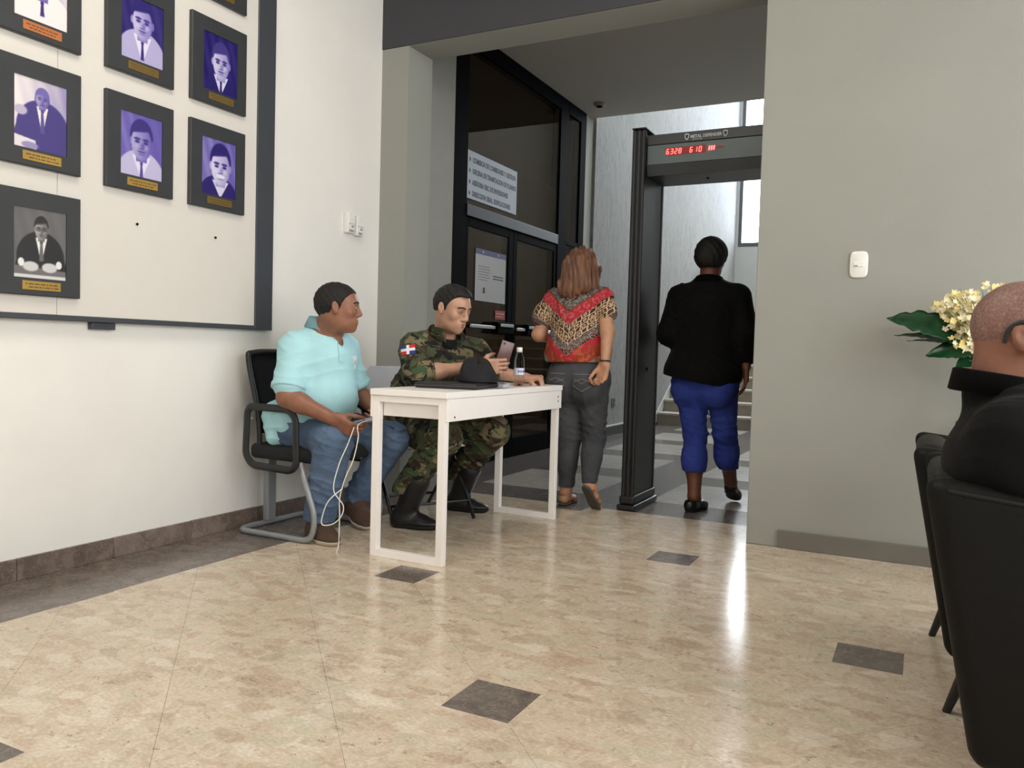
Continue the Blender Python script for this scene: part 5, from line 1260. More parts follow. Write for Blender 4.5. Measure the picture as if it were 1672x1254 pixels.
# ============================================================ 2. soldier at the desk
SK_B = skin('tan_skin', rgb(184, 142, 118)); SK_Bd = skin('tan_skin_lid', rgb(158, 116, 94))
rb_ = thing('person', 'soldier in woodland camouflage uniform seated behind the desk, looking at a phone', 'person', (-2.45, 3.75, 0))
HB = Head((-2.203, 3.605, 1.162), (0.965, -0.13, -0.30), sc=1.0)
PB, NB, fB = A3(-2.56, 3.80, 0.50), A3(-2.275, 3.655, 1.025), (0.857, -0.51, 0)
shR, elR, wrR = A3(-2.368, 3.490, 0.925), A3(-2.262, 3.385, 0.822), A3(-2.018, 3.575, 0.862)
shL, elL, wrL = A3(-2.185, 3.835, 0.940), A3(-2.155, 3.945, 0.830), A3(-1.955, 3.985, 0.803)
hpR, knR, anR = A3(-2.52, 3.70, 0.50), A3(-2.17, 3.505, 0.500), A3(-2.415, 3.515, 0.14)
hpL, knL, anL = A3(-2.58, 3.89, 0.50), A3(-2.118, 3.935, 0.500), A3(-2.41, 4.06, 0.14)
hipB, belB, cheB = (0.165, 0.13, 0.12, 0.0), (0.172, 0.15, 0.17, -0.02), (0.165, 0.13, 0.16, 0.0)
S = SDF(); head(HB, S, 1.0)
S.cap(HB.p(0, -0.022, -0.05), NB + A3(-0.01, 0.01, -0.01), 0.056, 0.062, 0.03)
torso(S, PB, NB, fB, hipB, belB, cheB, 0.155, trap=0.036, shdrop=0.085)
S.chain([shR, elR, wrR], [0.052, 0.043, 0.029]).chain([shL, elL, wrL], [0.052, 0.043, 0.029]).ell(elR * 0.7 + wrR * 0.3, (0.045, 0.041, 0.040), None, 0.03)
S.chain([hpR, knR, anR], [0.08, 0.058, 0.04]).chain([hpL, knL, anL], [0.08, 0.058, 0.04])
S.cap(anR, anR + A3(0.06, 0.015, -0.08), 0.030, 0.02).cap(anL, anL + A3(0.06, 0.01, -0.08), 0.030, 0.02)
dH = A3(0.86, 0.50, 0.06)
hand(S, wrR, dH, (-0.5, 0.85, 0.10), (0, 0, 1), (22, 48, 30), 1.02, thumb=(0.55, 0.55, 0.75))
hand(S, wrL, (0.95, 0.16, 0.02), (0.05, 0.10, -1), (0.2, -0.9, 0.1), (74, 88, 50), 1.0, thumb=(0.70, 0.25, 0.55))
mesh_obj('body', S.mesh(0.0036), SK_B, rb_)
face_parts(HB, rb_, SK_Bd, M_lip, half_closed=True)
S = short_hair(HB, 0.0048, -0.036, 0.080); S.disp = hair_noise([(0.0011, 160, 120, 140, 0, 1.5), (0.0006, 310, 240, 290, 0, 2.5)]); HB.ell(S, (0, 0.02, 0.085), (0.055, 0.075, 0.036), 0.03); mesh_obj('hair', S.mesh(0.005), M_hair_k, rb_)
M_camo = camo()
S = SDF(); torso(S, PB, NB, fB, hipB, belB, cheB, 0.155, 0.020, trap=0.040, shr=0.058, shdrop=0.085, neck=(0.070, HB.p(0, -0.022, -0.03)))
S.chain([shR, elR - (elR - shR) * 0.02], [0.072, 0.072], 0.04); S.cap(elR, elR * 0.86 + wrR * 0.14, 0.066, 0.064, 0.03)
S.chain([shL, elL], [0.072, 0.070], 0.04); S.cap(elL, elL * 0.9 + wrL * 0.1, 0.064, 0.062, 0.03)
S.disp = wr([(0.010, 60, 44, 90, 0.7, 1.4), (0.006, -80, 72, 60, 2.2, 1.5)])
S.ell(NB + A3(0.075, -0.045, -0.030), (0.022, 0.05, 0.052), frame(fB, (-0.35, 0.2, 0.93)), 0.008, 'sub')
o = mesh_obj('camouflage_jacket', S.mesh(0.006), M_camo, rb_); tr = bvh(o)
for a, b, q, r in ((elR, wrR, 0.16, 0.067), (elL, wrL, 0.12, 0.064)):
    S = SDF(); c0 = a * (1 - q) + b * q; dv = vn(b - a); S.cap(c0 - dv * 0.03, c0 + dv * 0.03, r, r, 0.01); S.cut(c0 + dv * 0.022, dv).cut(c0 - dv * 0.022, -dv); mesh_obj('rolled_cuff', S.mesh(0.005), M_camo, o)
collar('collar', NB + A3(0.006, -0.004, 0.022), fB, (0.25, -0.15, 1), 0.073, 0.106, 0.032, 0.46, M_camo, o, 0.010, 0.035)
S = SDF(); S.ell(NB + A3(0.020, -0.012, -0.050), (0.056, 0.056, 0.040), None, 0.01); S.cut(NB + A3(0, 0, -0.010), (0.25, -0.12, 1)); mesh_obj('undershirt', S.mesh(0.006), cloth('black_cotton', rgb(24, 24, 26)), rb_)
FL = [mat('flag_blue', rgb(24, 52, 136), 0.7), mat('flag_red', rgb(206, 30, 40), 0.7), mat('flag_white', rgb(236, 236, 236), 0.7)]
def flagc(u, v):
    if abs(u - 0.5) < 0.10 or abs(v - 0.5) < 0.14: return 2
    return 0 if (u < 0.5) == (v > 0.5) else 1
vd = A3(-0.52, 0.853, -0.02)
fc_ = shR * 0.60 + elR * 0.40 + A3(-0.02, -0.03, 0.055)
decal('flag_patch', tr, fc_, vd, (-0.12, -0.075, 0.99), 0.072, 0.048, FL, o, flagc, 20, 14, 0.003)
decal('chest_pocket', tr, NB + A3(0.04, 0.02, -0.16), (-0.857, 0.51, 0), (0, 0, 1), 0.10, 0.05, M_camo, o, off=0.006, nu=10, nv=6)
decal('button_placket', tr, NB + A3(0.06, -0.055, -0.17), (-0.857, 0.51, 0), (-0.2, 0.1, 1), 0.032, 0.19, M_camo, o, off=0.005, nu=5, nv=18)
decal('name_tape', tr, NB + A3(0.05, 0.035, -0.118), (-0.857, 0.51, 0), (0, 0, 1), 0.085, 0.018, mat('black_tape', rgb(34, 36, 32), 0.8), o, off=0.007, nu=10, nv=4)
S = SDF(); S.ell(PB, (0.16, 0.17, 0.12), None, 0.05)
S.chain([hpR, knR, anR + A3(0, 0, 0.06)], [0.105, 0.088, 0.070], 0.035).chain([hpL, knL, anL + A3(0, 0, 0.06)], [0.105, 0.088, 0.070], 0.035)
S.cut((0, 0, 0.185), (0, 0, -1)); S.disp = wr([(0.011, 60, 44, 100, 1.7, 1.5), (0.009, 88, -60, 60, 2.6, 1.6), (0.006, -120, 40, 120, 4.4, 1.5)])
mesh_obj('camouflage_trousers', S.mesh(0.006), M_camo, rb_)
M_bootk = mat('black_boot_leather', rgb(18, 18, 19), 0.38, var=0.2, bump=0.35, bscale=160); M_solek = mat('black_rubber', rgb(16, 16, 16), 0.7)
shoes(rb_, 'boot', 'sole', (-2.480, 3.505, 0.0), (-2.225, 3.555, 0.0), (0, 0, 1), anR + (knR - anR) * 0.34, M_bootk, M_solek, high=0.014, w=0.046, sole=0.024, rb=0.054)
shoes(rb_, 'boot', 'sole', (-2.475, 4.055, 0.0), (-2.225, 4.095, 0.0), (0, 0, 1), anL + (knL - anL) * 0.34, M_bootk, M_solek, high=0.014, w=0.046, sole=0.024, rb=0.054)
t = thing('phone', 'dark reddish phone held up by the soldier', 'phone', (-1.92, 3.65, 0.90))
pc = A3(-1.915, 3.655, 0.925); up_ = vn((0.22, 0.14, 0.95)); wd = vn(np.array([0.62, 0.72, -0.2])); nn = np.cross(wd, up_); wd = np.cross(up_, vn(nn)); nn = vn(nn)
Mp = Matrix(((wd[0], up_[0], nn[0], pc[0]), (wd[1], up_[1], nn[1], pc[1]), (wd[2], up_[2], nn[2], pc[2]), (0, 0, 0, 1)))
obj('case', box(B(), -0.036, 0.036, -0.075, 0.075, -0.0045, 0.0045, 0.004, 3, M=Mp), mat('rosewood_phone_back', rgb(98, 66, 62), 0.25), t, True)
obj('screen', box(B(), -0.032, 0.032, -0.069, 0.069, -0.0053, -0.0046, 0, M=Mp), M_blk, t)
obj('camera_lens', lathe(B(), [(0.006, 0), (0.006, 0.001), (0, 0.001)], Mp @ Vector((-0.02, 0.058, 0.0046)), 12, axis=tuple(nn)), M_blk, t)

# ============================================================ 3. woman in the patterned blouse walking away
SK_C = skin('light_tan_skin', rgb(190, 142, 112))
rc = thing('person', 'woman walking away in red chevron blouse, grey jeans and sandals', 'person', (-1.88, 4.58, 0))
HC = Head((-1.885, 4.605, 1.470), (-0.10, 1, -0.02), sc=0.96)
PC, NC, fC = A3(-1.885, 4.60, 0.80), A3(-1.895, 4.585, 1.340), (-0.08, 1, 0)
shR, elR, wrR = A3(-1.735, 4.575, 1.285), A3(-1.680, 4.520, 1.075), A3(-1.668, 4.462, 0.890)
shL, elL, wrL = A3(-2.055, 4.590, 1.285), A3(-2.150, 4.560, 1.055), A3(-2.085, 4.790, 1.02)
hpR, knR, anR = A3(-1.795, 4.60, 0.79), A3(-1.780, 4.615, 0.43), A3(-1.757, 4.495, 0.175)
hpL, knL, anL = A3(-1.975, 4.60, 0.79), A3(-1.940, 4.610, 0.43), A3(-1.945, 4.590, 0.09)
hipC, belC, cheC = (0.185, 0.135, 0.13, 0.0), (0.165, 0.125, 0.15, 0.02), (0.155, 0.12, 0.15, 0.01)
S = SDF(); head(HC, S, 0.92); S.cap(HC.p(0, -0.02, -0.05), NC, 0.048, 0.054, 0.03)
torso(S, PC, NC, fC, hipC, belC, cheC, 0.14, shr=0.046, trap=0.034, shdrop=0.075)
S.chain([shR, elR, wrR], [0.050, 0.041, 0.025]).chain([shL, elL, wrL], [0.050, 0.042, 0.026])
S.chain([hpR, knR, anR], [0.09, 0.055, 0.034]).chain([hpL, knL, anL], [0.09, 0.055, 0.034])
hand(S, wrR, (-0.20, -0.06, -1), (-0.35, -0.93, 0), (-0.93, 0.35, 0), (38, 62, 40), 1.0, thumb=(0.80, 0.30, 0.45))
hand(S, wrL, (0.45, 0.85, 0.05), (0.6, -0.3, -0.2), (0, 0, 1), (35, 45, 30), 0.93)
Sf = [((-1.765, 4.455, 0.155), (-1.735, 4.565, 0.012)), ((-1.955, 4.555, 0.012), (-1.965, 4.78, 0.012))]
for (h_, t_), an in zip(Sf, (anR, anL)):
    h_, t_ = A3(*h_), A3(*t_); dd = vn(t_ - h_); r_ = vn(np.cross(dd, (0, 0, 1))); uu = np.cross(r_, dd)
    L = 0.215; Rm = np.stack([r_, dd, uu], 1)
    S.ell(h_ + dd * 0.035 + uu * 0.028, (0.030, 0.04, 0.030), Rm, 0.02).ell(h_ + dd * L * 0.62 + uu * 0.02, (0.038, L * 0.34, 0.020), Rm, 0.02).cap(h_ + dd * 0.04 + uu * 0.04, h_ + dd * L * 0.5 + uu * 0.03, 0.03, 0.026, 0.02).cap(h_ + dd * 0.045 + uu * 0.04, an, 0.031, 0.033, 0.02)
mesh_obj('body', S.mesh(0.0045), SK_C, rc)
M_hc = hairm('copper_brown_hair', rgb(66, 44, 36), rgb(142, 100, 74), 55, 0.62, (1, 1, 0.10))
S = SDF(); cranium(HC, S, 0.016, 0.04)
S.cap((-1.90, 4.535, 1.46), (-1.935, 4.515, 1.345), 0.082, 0.072, 0.05).cap((-1.865, 4.535, 1.46), (-1.835, 4.515, 1.36), 0.078, 0.060, 0.05)
S.cap((-1.955, 4.60, 1.45), (-1.985, 4.56, 1.335), 0.050, 0.038, 0.04).cap((-1.815, 4.60, 1.45), (-1.795, 4.57, 1.345), 0.045, 0.032, 0.04).cap((-1.90, 4.52, 1.40), (-1.905, 4.505, 1.315), 0.06, 0.035, 0.05)
S.ell(HC.p(0, 0.095, -0.03), (0.06, 0.06, 0.085), None, 0.02, 'sub')
S.disp = hair_noise([(0.0040, 95, 60, 14, 0.3, 1.6), (0.0028, 190, 90, 30, 1.0, 1.8), (0.0014, 380, 200, 40, 2.0, 1.5)]); mesh_obj('hair', S.mesh(0.005), M_hc, rc, 0)['label'] = 'loose copper brown hair'
def blouse():
    t = NT('chevron_print'); P = t.pos(); sx_ = t.new('SeparateXYZ'); t.link(P, sx_.inputs[0]); x, z = sx_.outputs[0], sx_.outputs[2]
    dx = t.math('ABSOLUTE', t.math('ADD', x, 1.905)); wob = t.math('MULTIPLY', t.noise(P, 45, 2), 0.012)
    q = t.math('ADD', t.math('SUBTRACT', z, t.math('MULTIPLY', dx, 0.76)), wob)
    u = t.math('DIVIDE', t.math('SUBTRACT', q, 0.75), 0.7)
    def N(v): return (v - 0.75) / 0.7
    red, dk, tan, orn, gry, teal = rgb(172, 44, 52), rgb(42, 36, 36), rgb(196, 164, 128), rgb(150, 60, 42), rgb(84, 80, 80), rgb(120, 146, 128)
    base = t.ramp(u, [(0, teal), (N(0.80), orn), (N(0.885), red), (N(0.935), dk), (N(0.955), orn), (N(0.963), gry), (N(0.995), rgb(70, 50, 44)), (N(1.105), dk), (N(1.12), red), (N(1.19), orn), (N(1.202), dk), (N(1.207), gry), (N(1.25), dk), (N(1.262), rgb(88, 48, 34))], 'CONSTANT')
    def band(a, b): return t.math('MULTIPLY', t.math('GREATER_THAN', u, N(a)), t.math('LESS_THAN', u, N(b)))
    n1 = t.noise(P, 22, 3, 0.6, 1.5); pais = t.math('LESS_THAN', t.math('ABSOLUTE', t.math('SUBTRACT', t.math('FRACT', t.math('MULTIPLY', n1, 7.0)), 0.5)), 0.17)
    sp = t.voronoi(P, 150); s2 = t.new('SeparateColor'); t.link(sp, s2.inputs[0]); speck = t.math('GREATER_THAN', s2.outputs[0], 0.58)
    cmb = t.new('CombineXYZ'); t.link(t.math('ADD', x, t.math('MULTIPLY', z, 0.0)), cmb.inputs[0]); t.link(t.math('SUBTRACT', z, t.math('MULTIPLY', dx, 0.76)), cmb.inputs[1])
    ed = t.voronoi(t.mapping(cmb.outputs[0], (1, 1.25, 1)), 27, 'DISTANCE_TO_EDGE', 'Distance', 0.35); ci = t.voronoi(t.mapping(cmb.outputs[0], (1, 1.25, 1)), 27, 'F1', 'Distance', 0.35)
    geo = t.math('MAXIMUM', t.math('LESS_THAN', ed, 0.10), t.math('LESS_THAN', t.math('ABSOLUTE', t.math('SUBTRACT', ci, 0.24)), 0.065))
    col = base
    col = t.mix(t.math('MULTIPLY', t.math('MULTIPLY', pais, t.math('GREATER_THAN', u, N(1.262))), 0.9), col, rgb(196, 158, 118))
    for a, b in ((1.205, 1.262), (0.935, 0.995)): col = t.mix(t.math('MULTIPLY', t.math('MULTIPLY', speck, band(a, b)), 0.75), col, rgb(150, 140, 132))
    col = t.mix(t.math('MULTIPLY', t.math('MULTIPLY', geo, band(0.995, 1.12)), 0.92), col, rgb(208, 178, 142))
    blot = t.math('GREATER_THAN', t.noise(P, 60, 3, 0.7), 0.53); col = t.mix(t.math('MULTIPLY', t.math('MULTIPLY', blot, band(1.12, 1.19)), 0.6), col, rgb(206, 112, 122))
    blo2 = t.math('GREATER_THAN', t.noise(P, 26, 3, 0.6), 0.55); col = t.mix(t.math('MULTIPLY', t.math('MULTIPLY', blo2, t.math('LESS_THAN', u, N(0.935))), 0.8), col, rgb(186, 96, 60))
    t.bump(t.math('MULTIPLY', t.noise(P, 24, 3, 0.5, 0.8), 3.0), 0.35, 0.004)
    return t.fin(col, 0.75, spec=0.25)
S = SDF(); torso(S, PC, NC, fC, (0.195, 0.14, 0.12, 0.0), (0.18, 0.135, 0.20, 0.015), (0.168, 0.13, 0.17, 0.01), 0.145, 0.015, trap=0.036, shr=0.050, shdrop=0.075, neck=(0.060, HC.p(0, -0.02, -0.03)))
S.ell(PC + A3(-0.025, 0, 0.15), (0.202, 0.160, 0.15), None, 0.05)
S.cap(shR, shR * 0.62 + elR * 0.38 + A3(0.008, 0, 0), 0.066, 0.074, 0.04); S.cap(shL, shL * 0.50 + elL * 0.50 + A3(-0.02, 0, 0), 0.064, 0.078, 0.04)
S.cut(PC + A3(0, 0, 0.090), (0.02, 0, -1))
S.disp = wr([(0.012, 90, 40, 20, 0.7, 1.4), (0.009, 120, 60, 70, 2.2, 1.5), (0.005, -100, 60, 160, 5.0, 1.4)])
mesh_obj('blouse', S.mesh(0.006), blouse(), rc)['label'] = 'blouse in red, tan and black chevron bands'
M_jg = denim('charcoal_denim', rgb(46, 47, 50), rgb(78, 79, 82))
S = SDF(); S.ell(PC + A3(0, -0.005, 0.0), (0.196, 0.146, 0.20), None, 0.05).ell(A3(-1.80, 4.52, 0.75), (0.10, 0.085, 0.11), None, 0.04).ell(A3(-1.97, 4.52, 0.75), (0.10, 0.085, 0.11), None, 0.04)
S.chain([hpR, knR, anR + A3(0, 0.005, 0.02)], [0.108, 0.070, 0.050], 0.03).chain([hpL, knL, anL + A3(0, 0, 0.03)], [0.108, 0.070, 0.050], 0.03)
S.ell(knR * 0.6 + anR * 0.4 + A3(0, -0.015, 0), (0.06, 0.06, 0.10), None, 0.03).ell(knL * 0.62 + anL * 0.38 + A3(0, -0.015, 0), (0.06, 0.06, 0.11), None, 0.03)
S.cut(PC + A3(0, 0, 0.135), (0, 0, 1)).cut(anL + A3(0, 0, 0.025), (0, 0, -1))
def crease(X, Y, Z): return F32(0.0018) * np.sin(F32(150) * Z + F32(10) * X + F32(1.5) * np.sin(F32(20) * X + F32(12) * Z)) * np.exp(-((Z - F32(0.47)) / F32(0.12)) ** 2)
b_ = wr([(0.006, 44, 28, 96, 0.5, 1.4), (0.005, 120, 40, 60, 3.0, 1.5)]); S.disp = lambda X, Y, Z: b_(X, Y, Z) + crease(X, Y, Z)
o = mesh_obj('jeans', S.mesh(0.006), M_jg, rc); tr = bvh(o)
M_st = mat('pale_stitching', rgb(128, 128, 130), 0.7)
for cx in (-1.80, -1.97):
    decal('back_pocket', tr, (cx, 4.4, 0.775), (0, 1, 0), (0, 0, 1), 0.118, 0.125, M_jg, o, nu=12, nv=12, off=0.004, shape=lambda u, v: v > abs(u - 0.5) * 0.55)
    decal('pocket_stitch', tr, (cx, 4.4, 0.775), (0, 1, 0), (0, 0, 1), 0.112, 0.12, M_st, o, nu=44, nv=44, off=0.0052, shape=lambda u, v: abs(v - (abs(u - 0.5) * 0.55 + 0.05)) < 0.016 or (abs(v - 0.88) < 0.013) or abs(v - (0.42 + 0.5 * abs(u - 0.5))) < 0.014 or abs(v - (0.66 - 0.35 * abs(u - 0.5))) < 0.014)
M_sand = mat('rust_leather', rgb(150, 74, 52), 0.5); M_sso = mat('dark_grey_sole', rgb(82, 76, 72), 0.7)
for (h_, t_), an in zip(Sf, (anR, anL)):
    h_, t_ = A3(*h_), A3(*t_); dd = vn(t_ - h_); r_ = vn(np.cross(dd, (0, 0, 1))); uu = np.cross(r_, dd); Rm = np.stack([r_, dd, uu], 1); L = 0.225
    S = SDF(); S.ell(h_ + dd * 0.04, (0.032, 0.045, 0.02), Rm, 0.03).ell(h_ + dd * 0.15, (0.041, 0.075, 0.02), Rm, 0.03).cap(h_ + dd * 0.03, h_ + dd * 0.15, 0.026, 0.03, 0.03)
    S.cut(h_ + uu * 0.004, uu).cut(h_ - uu * 0.010, -uu); so = mesh_obj('sandal', S.mesh(0.005), M_sso, rc); so['label'] = 'rust coloured strappy sandal with grey sole'
    for q, hh, w in ((0.045, 0.052, 0.036), (0.115, 0.048, 0.040), (0.155, 0.040, 0.042)):
        pts = [h_ + dd * q + r_ * w * math.cos(a) + uu * max(0.0, hh * math.sin(a)) for a in np.linspace(0, PI, 9)]
        obj('strap', tube(B(), pts, 0.004, 8, flat=(0.006, 0.0025)), M_sand, so, True)
    pts = [h_ + dd * (0.04 - 0.042 * math.sin(a)) + r_ * 0.034 * math.cos(a) + uu * 0.055 for a in np.linspace(0, PI, 9)]; obj('strap', tube(B(), pts, 0.004, 8), M_sand, so, True)
wr_c = [wrR + A3(0.030 * math.cos(a), 0.030 * math.sin(a), 0.018) for a in np.linspace(0, 2 * PI, 16, endpoint=False)]
obj('bracelet', tube(B(), wr_c, 0.004, 8, closed=True), mat('dark_beads', rgb(58, 36, 30), 0.4), rc, True)

# ============================================================ 4. person in the black jacket going through the gate
SK_D = skin('deep_brown_skin', rgb(108, 66, 48))
rd = thing('person', 'person walking away in black jacket and blue cropped trousers inside the detector', 'person', (-1.19, 5.0, 0))
HD = Head((-1.195, 5.005, 1.552), (0.02, 1, -0.04), sc=1.0)
PD, ND, fD = A3(-1.205, 5.0, 0.84), A3(-1.20, 4.99, 1.405), (0, 1, 0)
shR, elR, wrR = A3(-1.015, 4.99, 1.315), A3(-0.955, 4.965, 1.08), A3(-0.955, 4.985, 0.895)
shL, elL, wrL = A3(-1.385, 4.99, 1.315), A3(-1.435, 4.960, 1.085), A3(-1.400, 5.19, 1.03)
hpR, knR, anR = A3(-1.105, 5.0, 0.82), A3(-1.085, 5.06, 0.47), A3(-1.068, 5.215, 0.145)
hpL, knL, anL = A3(-1.305, 5.0, 0.82), A3(-1.245, 4.965, 0.46), A3(-1.213, 4.865, 0.09)
hipD, belD, cheD = (0.20, 0.15, 0.14, 0.0), (0.185, 0.15, 0.17, 0.02), (0.185, 0.14, 0.17, 0.01)
S = SDF(); head(HD, S, 1.0); S.cap(HD.p(0, -0.02, -0.05), ND, 0.058, 0.062, 0.03)
torso(S, PD, ND, fD, hipD, belD, cheD, 0.155, trap=0.038, shdrop=0.09)
S.chain([shR, elR, wrR], [0.058, 0.047, 0.028]).chain([shL, elL, wrL], [0.058, 0.047, 0.028])
S.chain([hpR, knR, anR], [0.095, 0.065, 0.038]).chain([hpL, knL, anL], [0.095, 0.065, 0.038])
S.ell(knR * 0.6 + anR * 0.4 + A3(0, -0.02, 0), (0.062, 0.062, 0.11), None, 0.03).ell(knL * 0.6 + anL * 0.4 + A3(0, -0.025, 0), (0.062, 0.062, 0.11), None, 0.03)
hand(S, wrR, (0.02, 0.06, -1), (-0.9, -0.25, 0), (0.2, 0.9, 0), (16, 22, 14), 1.0, thumb=(0.80, 0.40, 0.30), spread=0.05)
hand(S, wrL, (0.25, 0.9, 0.1), (0.7, -0.2, -0.5), (0, 0, 1), (35, 45, 30), 1.0)
S.cap(anR, anR + A3(0, 0.05, -0.06), 0.036, 0.032, 0.02).cap(anL, anL + A3(0, 0.08, -0.05), 0.036, 0.032, 0.02)
mesh_obj('body', S.mesh(0.005), SK_D, rd)
S = SDF(); cranium(HD, S, 0.018, 0.04); HD.ell(S, (0, -0.055, -0.015), (0.070, 0.058, 0.055), 0.04)
S.cut(HD.p(0, 0.085, 0.05), HD.R @ vn((0, 0.75, -0.45))).cut(HD.p(0, 0, -0.064), HD.R @ A3(0, 0, -1)); S.disp = hair_noise([(0.002, 120, 110, 100, 0.3, 2.2), (0.001, 290, 270, 240, 0.3, 2.2)]); mesh_obj('hair', S.mesh(0.006), M_hair_k, rd)
M_jkt = cloth('black_jacket_cloth', rgb(4, 4, 6), 0.1, 0.3)
S = SDF(); torso(S, PD, ND, fD, (0.205, 0.155, 0.10, 0.0), (0.195, 0.155, 0.20, 0.01), (0.188, 0.15, 0.18, 0.0), 0.155, 0.018, trap=0.042, shr=0.060, shdrop=0.09, neck=(0.070, HD.p(0, -0.02, -0.03)))
S.ell((-1.232, 4.985, 0.84), (0.232, 0.205, 0.20), None, 0.05)
S.chain([shR, elR, wrR + A3(0, 0, 0.06)], [0.074, 0.066, 0.054], 0.04).chain([shL, elL, wrL - A3(0, 0.04, 0)], [0.074, 0.070, 0.056], 0.04)
S.cut(A3(-1.235, 5.0, 0.795), (-0.165, 0, -1))
S.disp = wr([(0.010, 60, 40, 40, 0.7, 1.4), (0.006, 80, 60, 110, 2.2, 1.5)]); S.cuts[0] = (A3(-1.235, 5.0, 0.795), vn((-0.165, 0, -1)))
o = mesh_obj('jacket', S.mesh(0.007), M_jkt, rd); o['label'] = 'plain black open-hem jacket'
collar('collar', ND + A3(0, 0.0, 0.016), fD, (0, 0.2, 1), 0.072, 0.098, 0.026, 0.6, M_jkt, o, 0.008, 0.02)
M_cap = denim('royal_blue_denim', rgb(34, 46, 118), rgb(52, 70, 150))
S = SDF(); S.ell(PD + A3(0, -0.005, -0.06), (0.200, 0.145, 0.15), None, 0.04).ell((-1.11, 4.93, 0.74), (0.10, 0.085, 0.11), None, 0.04).ell((-1.30, 4.93, 0.74), (0.10, 0.085, 0.11), None, 0.04)
S.chain([hpR, knR, anR * 0.72 + knR * 0.28], [0.106, 0.072, 0.060], 0.03).chain([hpL, knL, anL * 0.62 + knL * 0.38], [0.106, 0.072, 0.062], 0.03)
S.ell(knR * 0.62 + anR * 0.38 + A3(0, -0.02, 0), (0.080, 0.080, 0.12), None, 0.03).ell(knL * 0.62 + anL * 0.38 + A3(0, -0.02, 0), (0.080, 0.080, 0.12), None, 0.03)
S.cut(anL * 0.62 + knL * 0.38 + A3(0, 0, 0.01), (0, 0, -1)); b2 = wr([(0.007, 44, 28, 96, 0.5, 1.4), (0.006, 120, 40, 80, 3.0, 1.5)]); S.disp = lambda X, Y, Z: b2(X, Y, Z) + crease(X, Y, Z - F32(0.03))
mesh_obj('cropped_trousers', S.mesh(0.006), M_cap, rd)
M_flat = mat('black_flat_shoe', rgb(22, 22, 24), 0.3, bump=0.2)
for h_, t_, up in (((-1.235, 4.80, 0.0), (-1.185, 5.03, 0.0), (0, 0, 1)), ((-1.072, 5.175, 0.09), (-1.062, 5.375, 0.0), (0, 0.35, 1))):
    h_, t_ = A3(*h_), A3(*t_); dd = vn(t_ - h_); r_ = vn(np.cross(dd, up)); uu = np.cross(r_, dd)
    shoes(rd, 'shoe', 'sole', h_, t_, up, h_, M_flat, M_solek, w=0.046, sole=0.012, rb=0.030, top=(h_ + uu * 0.050, uu * 0.98 + dd * 0.15))

# ============================================================ 5. man in the armchair at the right edge
SK_E = skin('ruddy_brown_skin', rgb(136, 92, 75))
re_ = thing('person', 'bald man in black shirt and glasses seated in the near armchair, seen from behind', 'person', (0.30, 2.14, 0))
HE = Head((0.207, 2.105, 1.014), (0.985, -0.17, 0.0), sc=1.01)
PE, NE, fE = A3(0.44, 2.165, 0.53), A3(0.165, 2.12, 0.885), (0.93, 0, 0.3)
shR, elR, wrR = A3(0.165, 1.945, 0.800), A3(0.35, 1.900, 0.705), A3(0.62, 1.935, 0.665)
shL, elL, wrL = A3(0.165, 2.320, 0.800), A3(0.37, 2.42, 0.705), A3(0.62, 2.40, 0.665)
hp = [A3(0.46, 2.07, 0.54), A3(0.46, 2.26, 0.54)]; kn = [A3(0.90, 2.02, 0.52), A3(0.90, 2.32, 0.52)]; an = [A3(0.93, 2.02, 0.09), A3(0.93, 2.32, 0.09)]
hipE, belE, cheE = (0.17, 0.125, 0.12, 0.0), (0.17, 0.135, 0.16, 0.02), (0.185, 0.125, 0.15, 0.0)
S = SDF(); head(HE, S, 1.05); S.cap(HE.p(0, -0.025, -0.04), NE, 0.066, 0.078, 0.03); HE.ell(S, (0, -0.070, -0.060), (0.05, 0.03, 0.05), 0.03)
torso(S, PE, NE, fE, hipE, belE, cheE, 0.15, trap=0.042, shdrop=0.075)
S.chain([shR, elR, wrR], [0.055, 0.047, 0.03]).chain([shL, elL, wrL], [0.055, 0.047, 0.03])
for a, b, c in zip(hp, kn, an): S.chain([a, b, c], [0.085, 0.06, 0.04]).cap(c, c + A3(0.10, 0, -0.05), 0.034, 0.03)
hand(S, wrR, (1, 0.05, -0.05), (0, 0, -1), (0, 1, 0), (18, 25, 15), 1.0); hand(S, wrL, (1, -0.05, -0.05), (0, 0, -1), (0, -1, 0), (18, 25, 15), 1.0)
mesh_obj('body', S.mesh(0.0045), SK_E, re_); face_parts(HE, re_, SK_E, M_lip_d)
def stubble():
    t = NT('grey_stubble'); P = t.pos(); n = t.noise(P, 190, 4, 0.75); b = t.noise(P, 14, 3)
    c = t.ramp(n, [(0.35, rgb(88, 68, 63)), (0.52, rgb(122, 94, 87)), (0.70, rgb(158, 138, 131))]); c = t.mix(t.math('MULTIPLY', b, 0.45), c, rgb(150, 104, 88)); t.bump(n, 0.3, 0.002)
    return t.fin(c, 0.5, spec=0.4)
S = short_hair(HE, 0.0022, -0.075, 0.045); S.cut(HE.p(0, -0.0, -0.055), HE.R @ A3(0, 0, -1)); mesh_obj('stubble_hair', S.mesh(0.005), stubble(), re_)['label'] = 'thin grey stubble on the scalp'
M_shk = cloth('black_shirt_cloth', rgb(5, 5, 6), 0.1, 0.3)
S = SDF(); torso(S, PE, NE, fE, hipE, belE, cheE, 0.155, 0.018, trap=0.052, shr=0.062, shdrop=0.075, neck=(0.088, HE.p(0, -0.025, -0.03)))
S.ell((0.172, 2.06, 0.735), (0.128, 0.205, 0.115), None, 0.05)
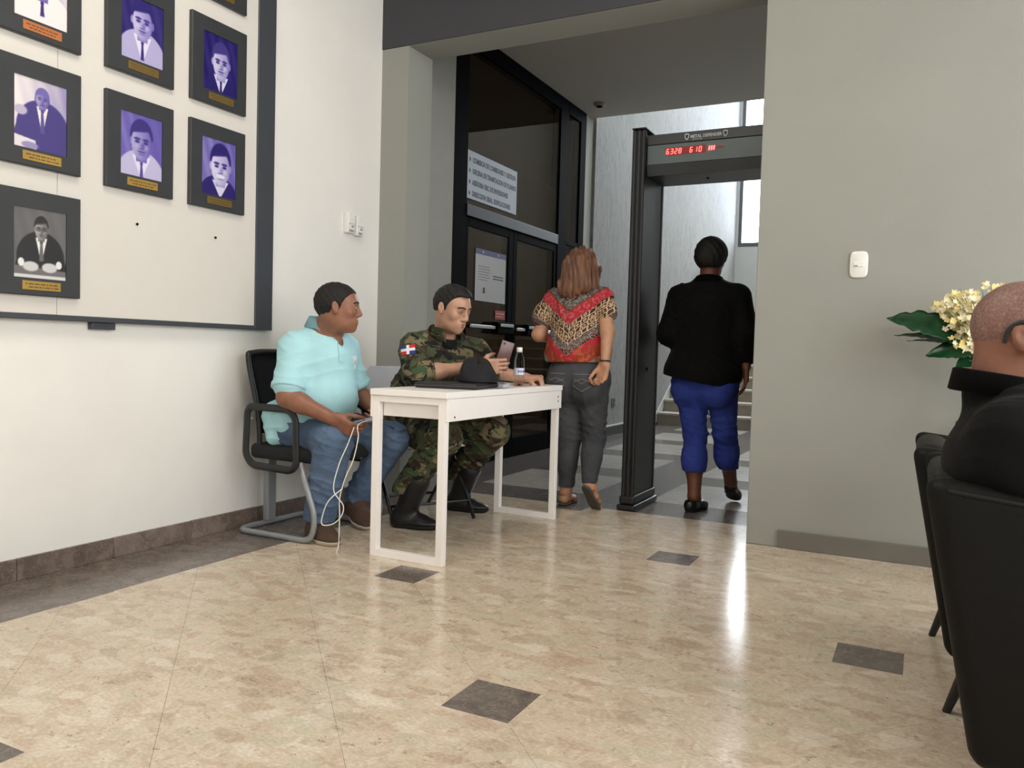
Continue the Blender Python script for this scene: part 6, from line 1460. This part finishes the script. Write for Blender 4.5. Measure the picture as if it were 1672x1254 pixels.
S.chain([shR, elR, wrR * 0.85 + elR * 0.15], [0.078, 0.066, 0.052], 0.03).chain([shL, elL, wrL * 0.85 + elL * 0.15], [0.078, 0.066, 0.052], 0.03)
S.disp = wr([(0.003, 60, 40, 40, 0.7, 1.4), (0.003, 80, 88, 60, 2.2, 1.5)])
o = mesh_obj('shirt', S.mesh(0.006), M_shk, re_)
collar('collar', NE + A3(0.0, -0.008, 0.020), (1, 0.05, 0), (0.28, 0, 1), 0.092, 0.112, 0.034, 0.55, M_shk, o, 0.012, 0.02)
M_trk = cloth('dark_trousers', rgb(40, 42, 48))
S = SDF(); S.ell(PE, (0.14, 0.18, 0.11), None, 0.04)
for a, b, c in zip(hp, kn, an): S.chain([a, b, c + A3(0, 0, 0.02)], [0.10, 0.078, 0.06], 0.03)
S.cut((0, 0, 0.085), (0, 0, -1)); mesh_obj('trousers', S.mesh(0.009), M_trk, re_)
for c in an: shoes(re_, 'shoe', 'sole', c + A3(-0.06, 0, -0.09), c + A3(0.21, 0, -0.09), (0, 0, 1), c, M_bootk, M_solek, high=0.005, w=0.042, sole=0.02)
g = obj('eyeglasses', tube(B(), [HE.p(x, 0.112 - 0.10 * abs(x) ** 1.4 / 0.028 * 0.12, 0.012) for x in np.linspace(-0.074, 0.074, 13)], 0.0028 * HE.s, 8), M_blk, re_, True)
for q in (-1, 1):
    obj('temple_arm', tube(B(), catmull([HE.p(q * 0.076, 0.096, 0.014), HE.p(q * 0.083, 0.02, 0.022), HE.p(q * 0.0835, -0.014, 0.026), HE.p(q * 0.0815, -0.034, 0.008), HE.p(q * 0.078, -0.040, -0.018)], 6), 0.0034 * HE.s, 8, flat=(0.0024, 0.005)), M_blk, g, True)
    ring = [HE.p(q * 0.033 + 0.026 * math.cos(a), 0.110 - 0.010 * abs(math.cos(a) + q) * 0.5, -0.002 + 0.020 * math.sin(a)) for a in np.linspace(0, 2 * PI, 20, endpoint=False)]
    obj('lens_rim', tube(B(), ring, 0.0022, 8, closed=True), M_blk, g, True)
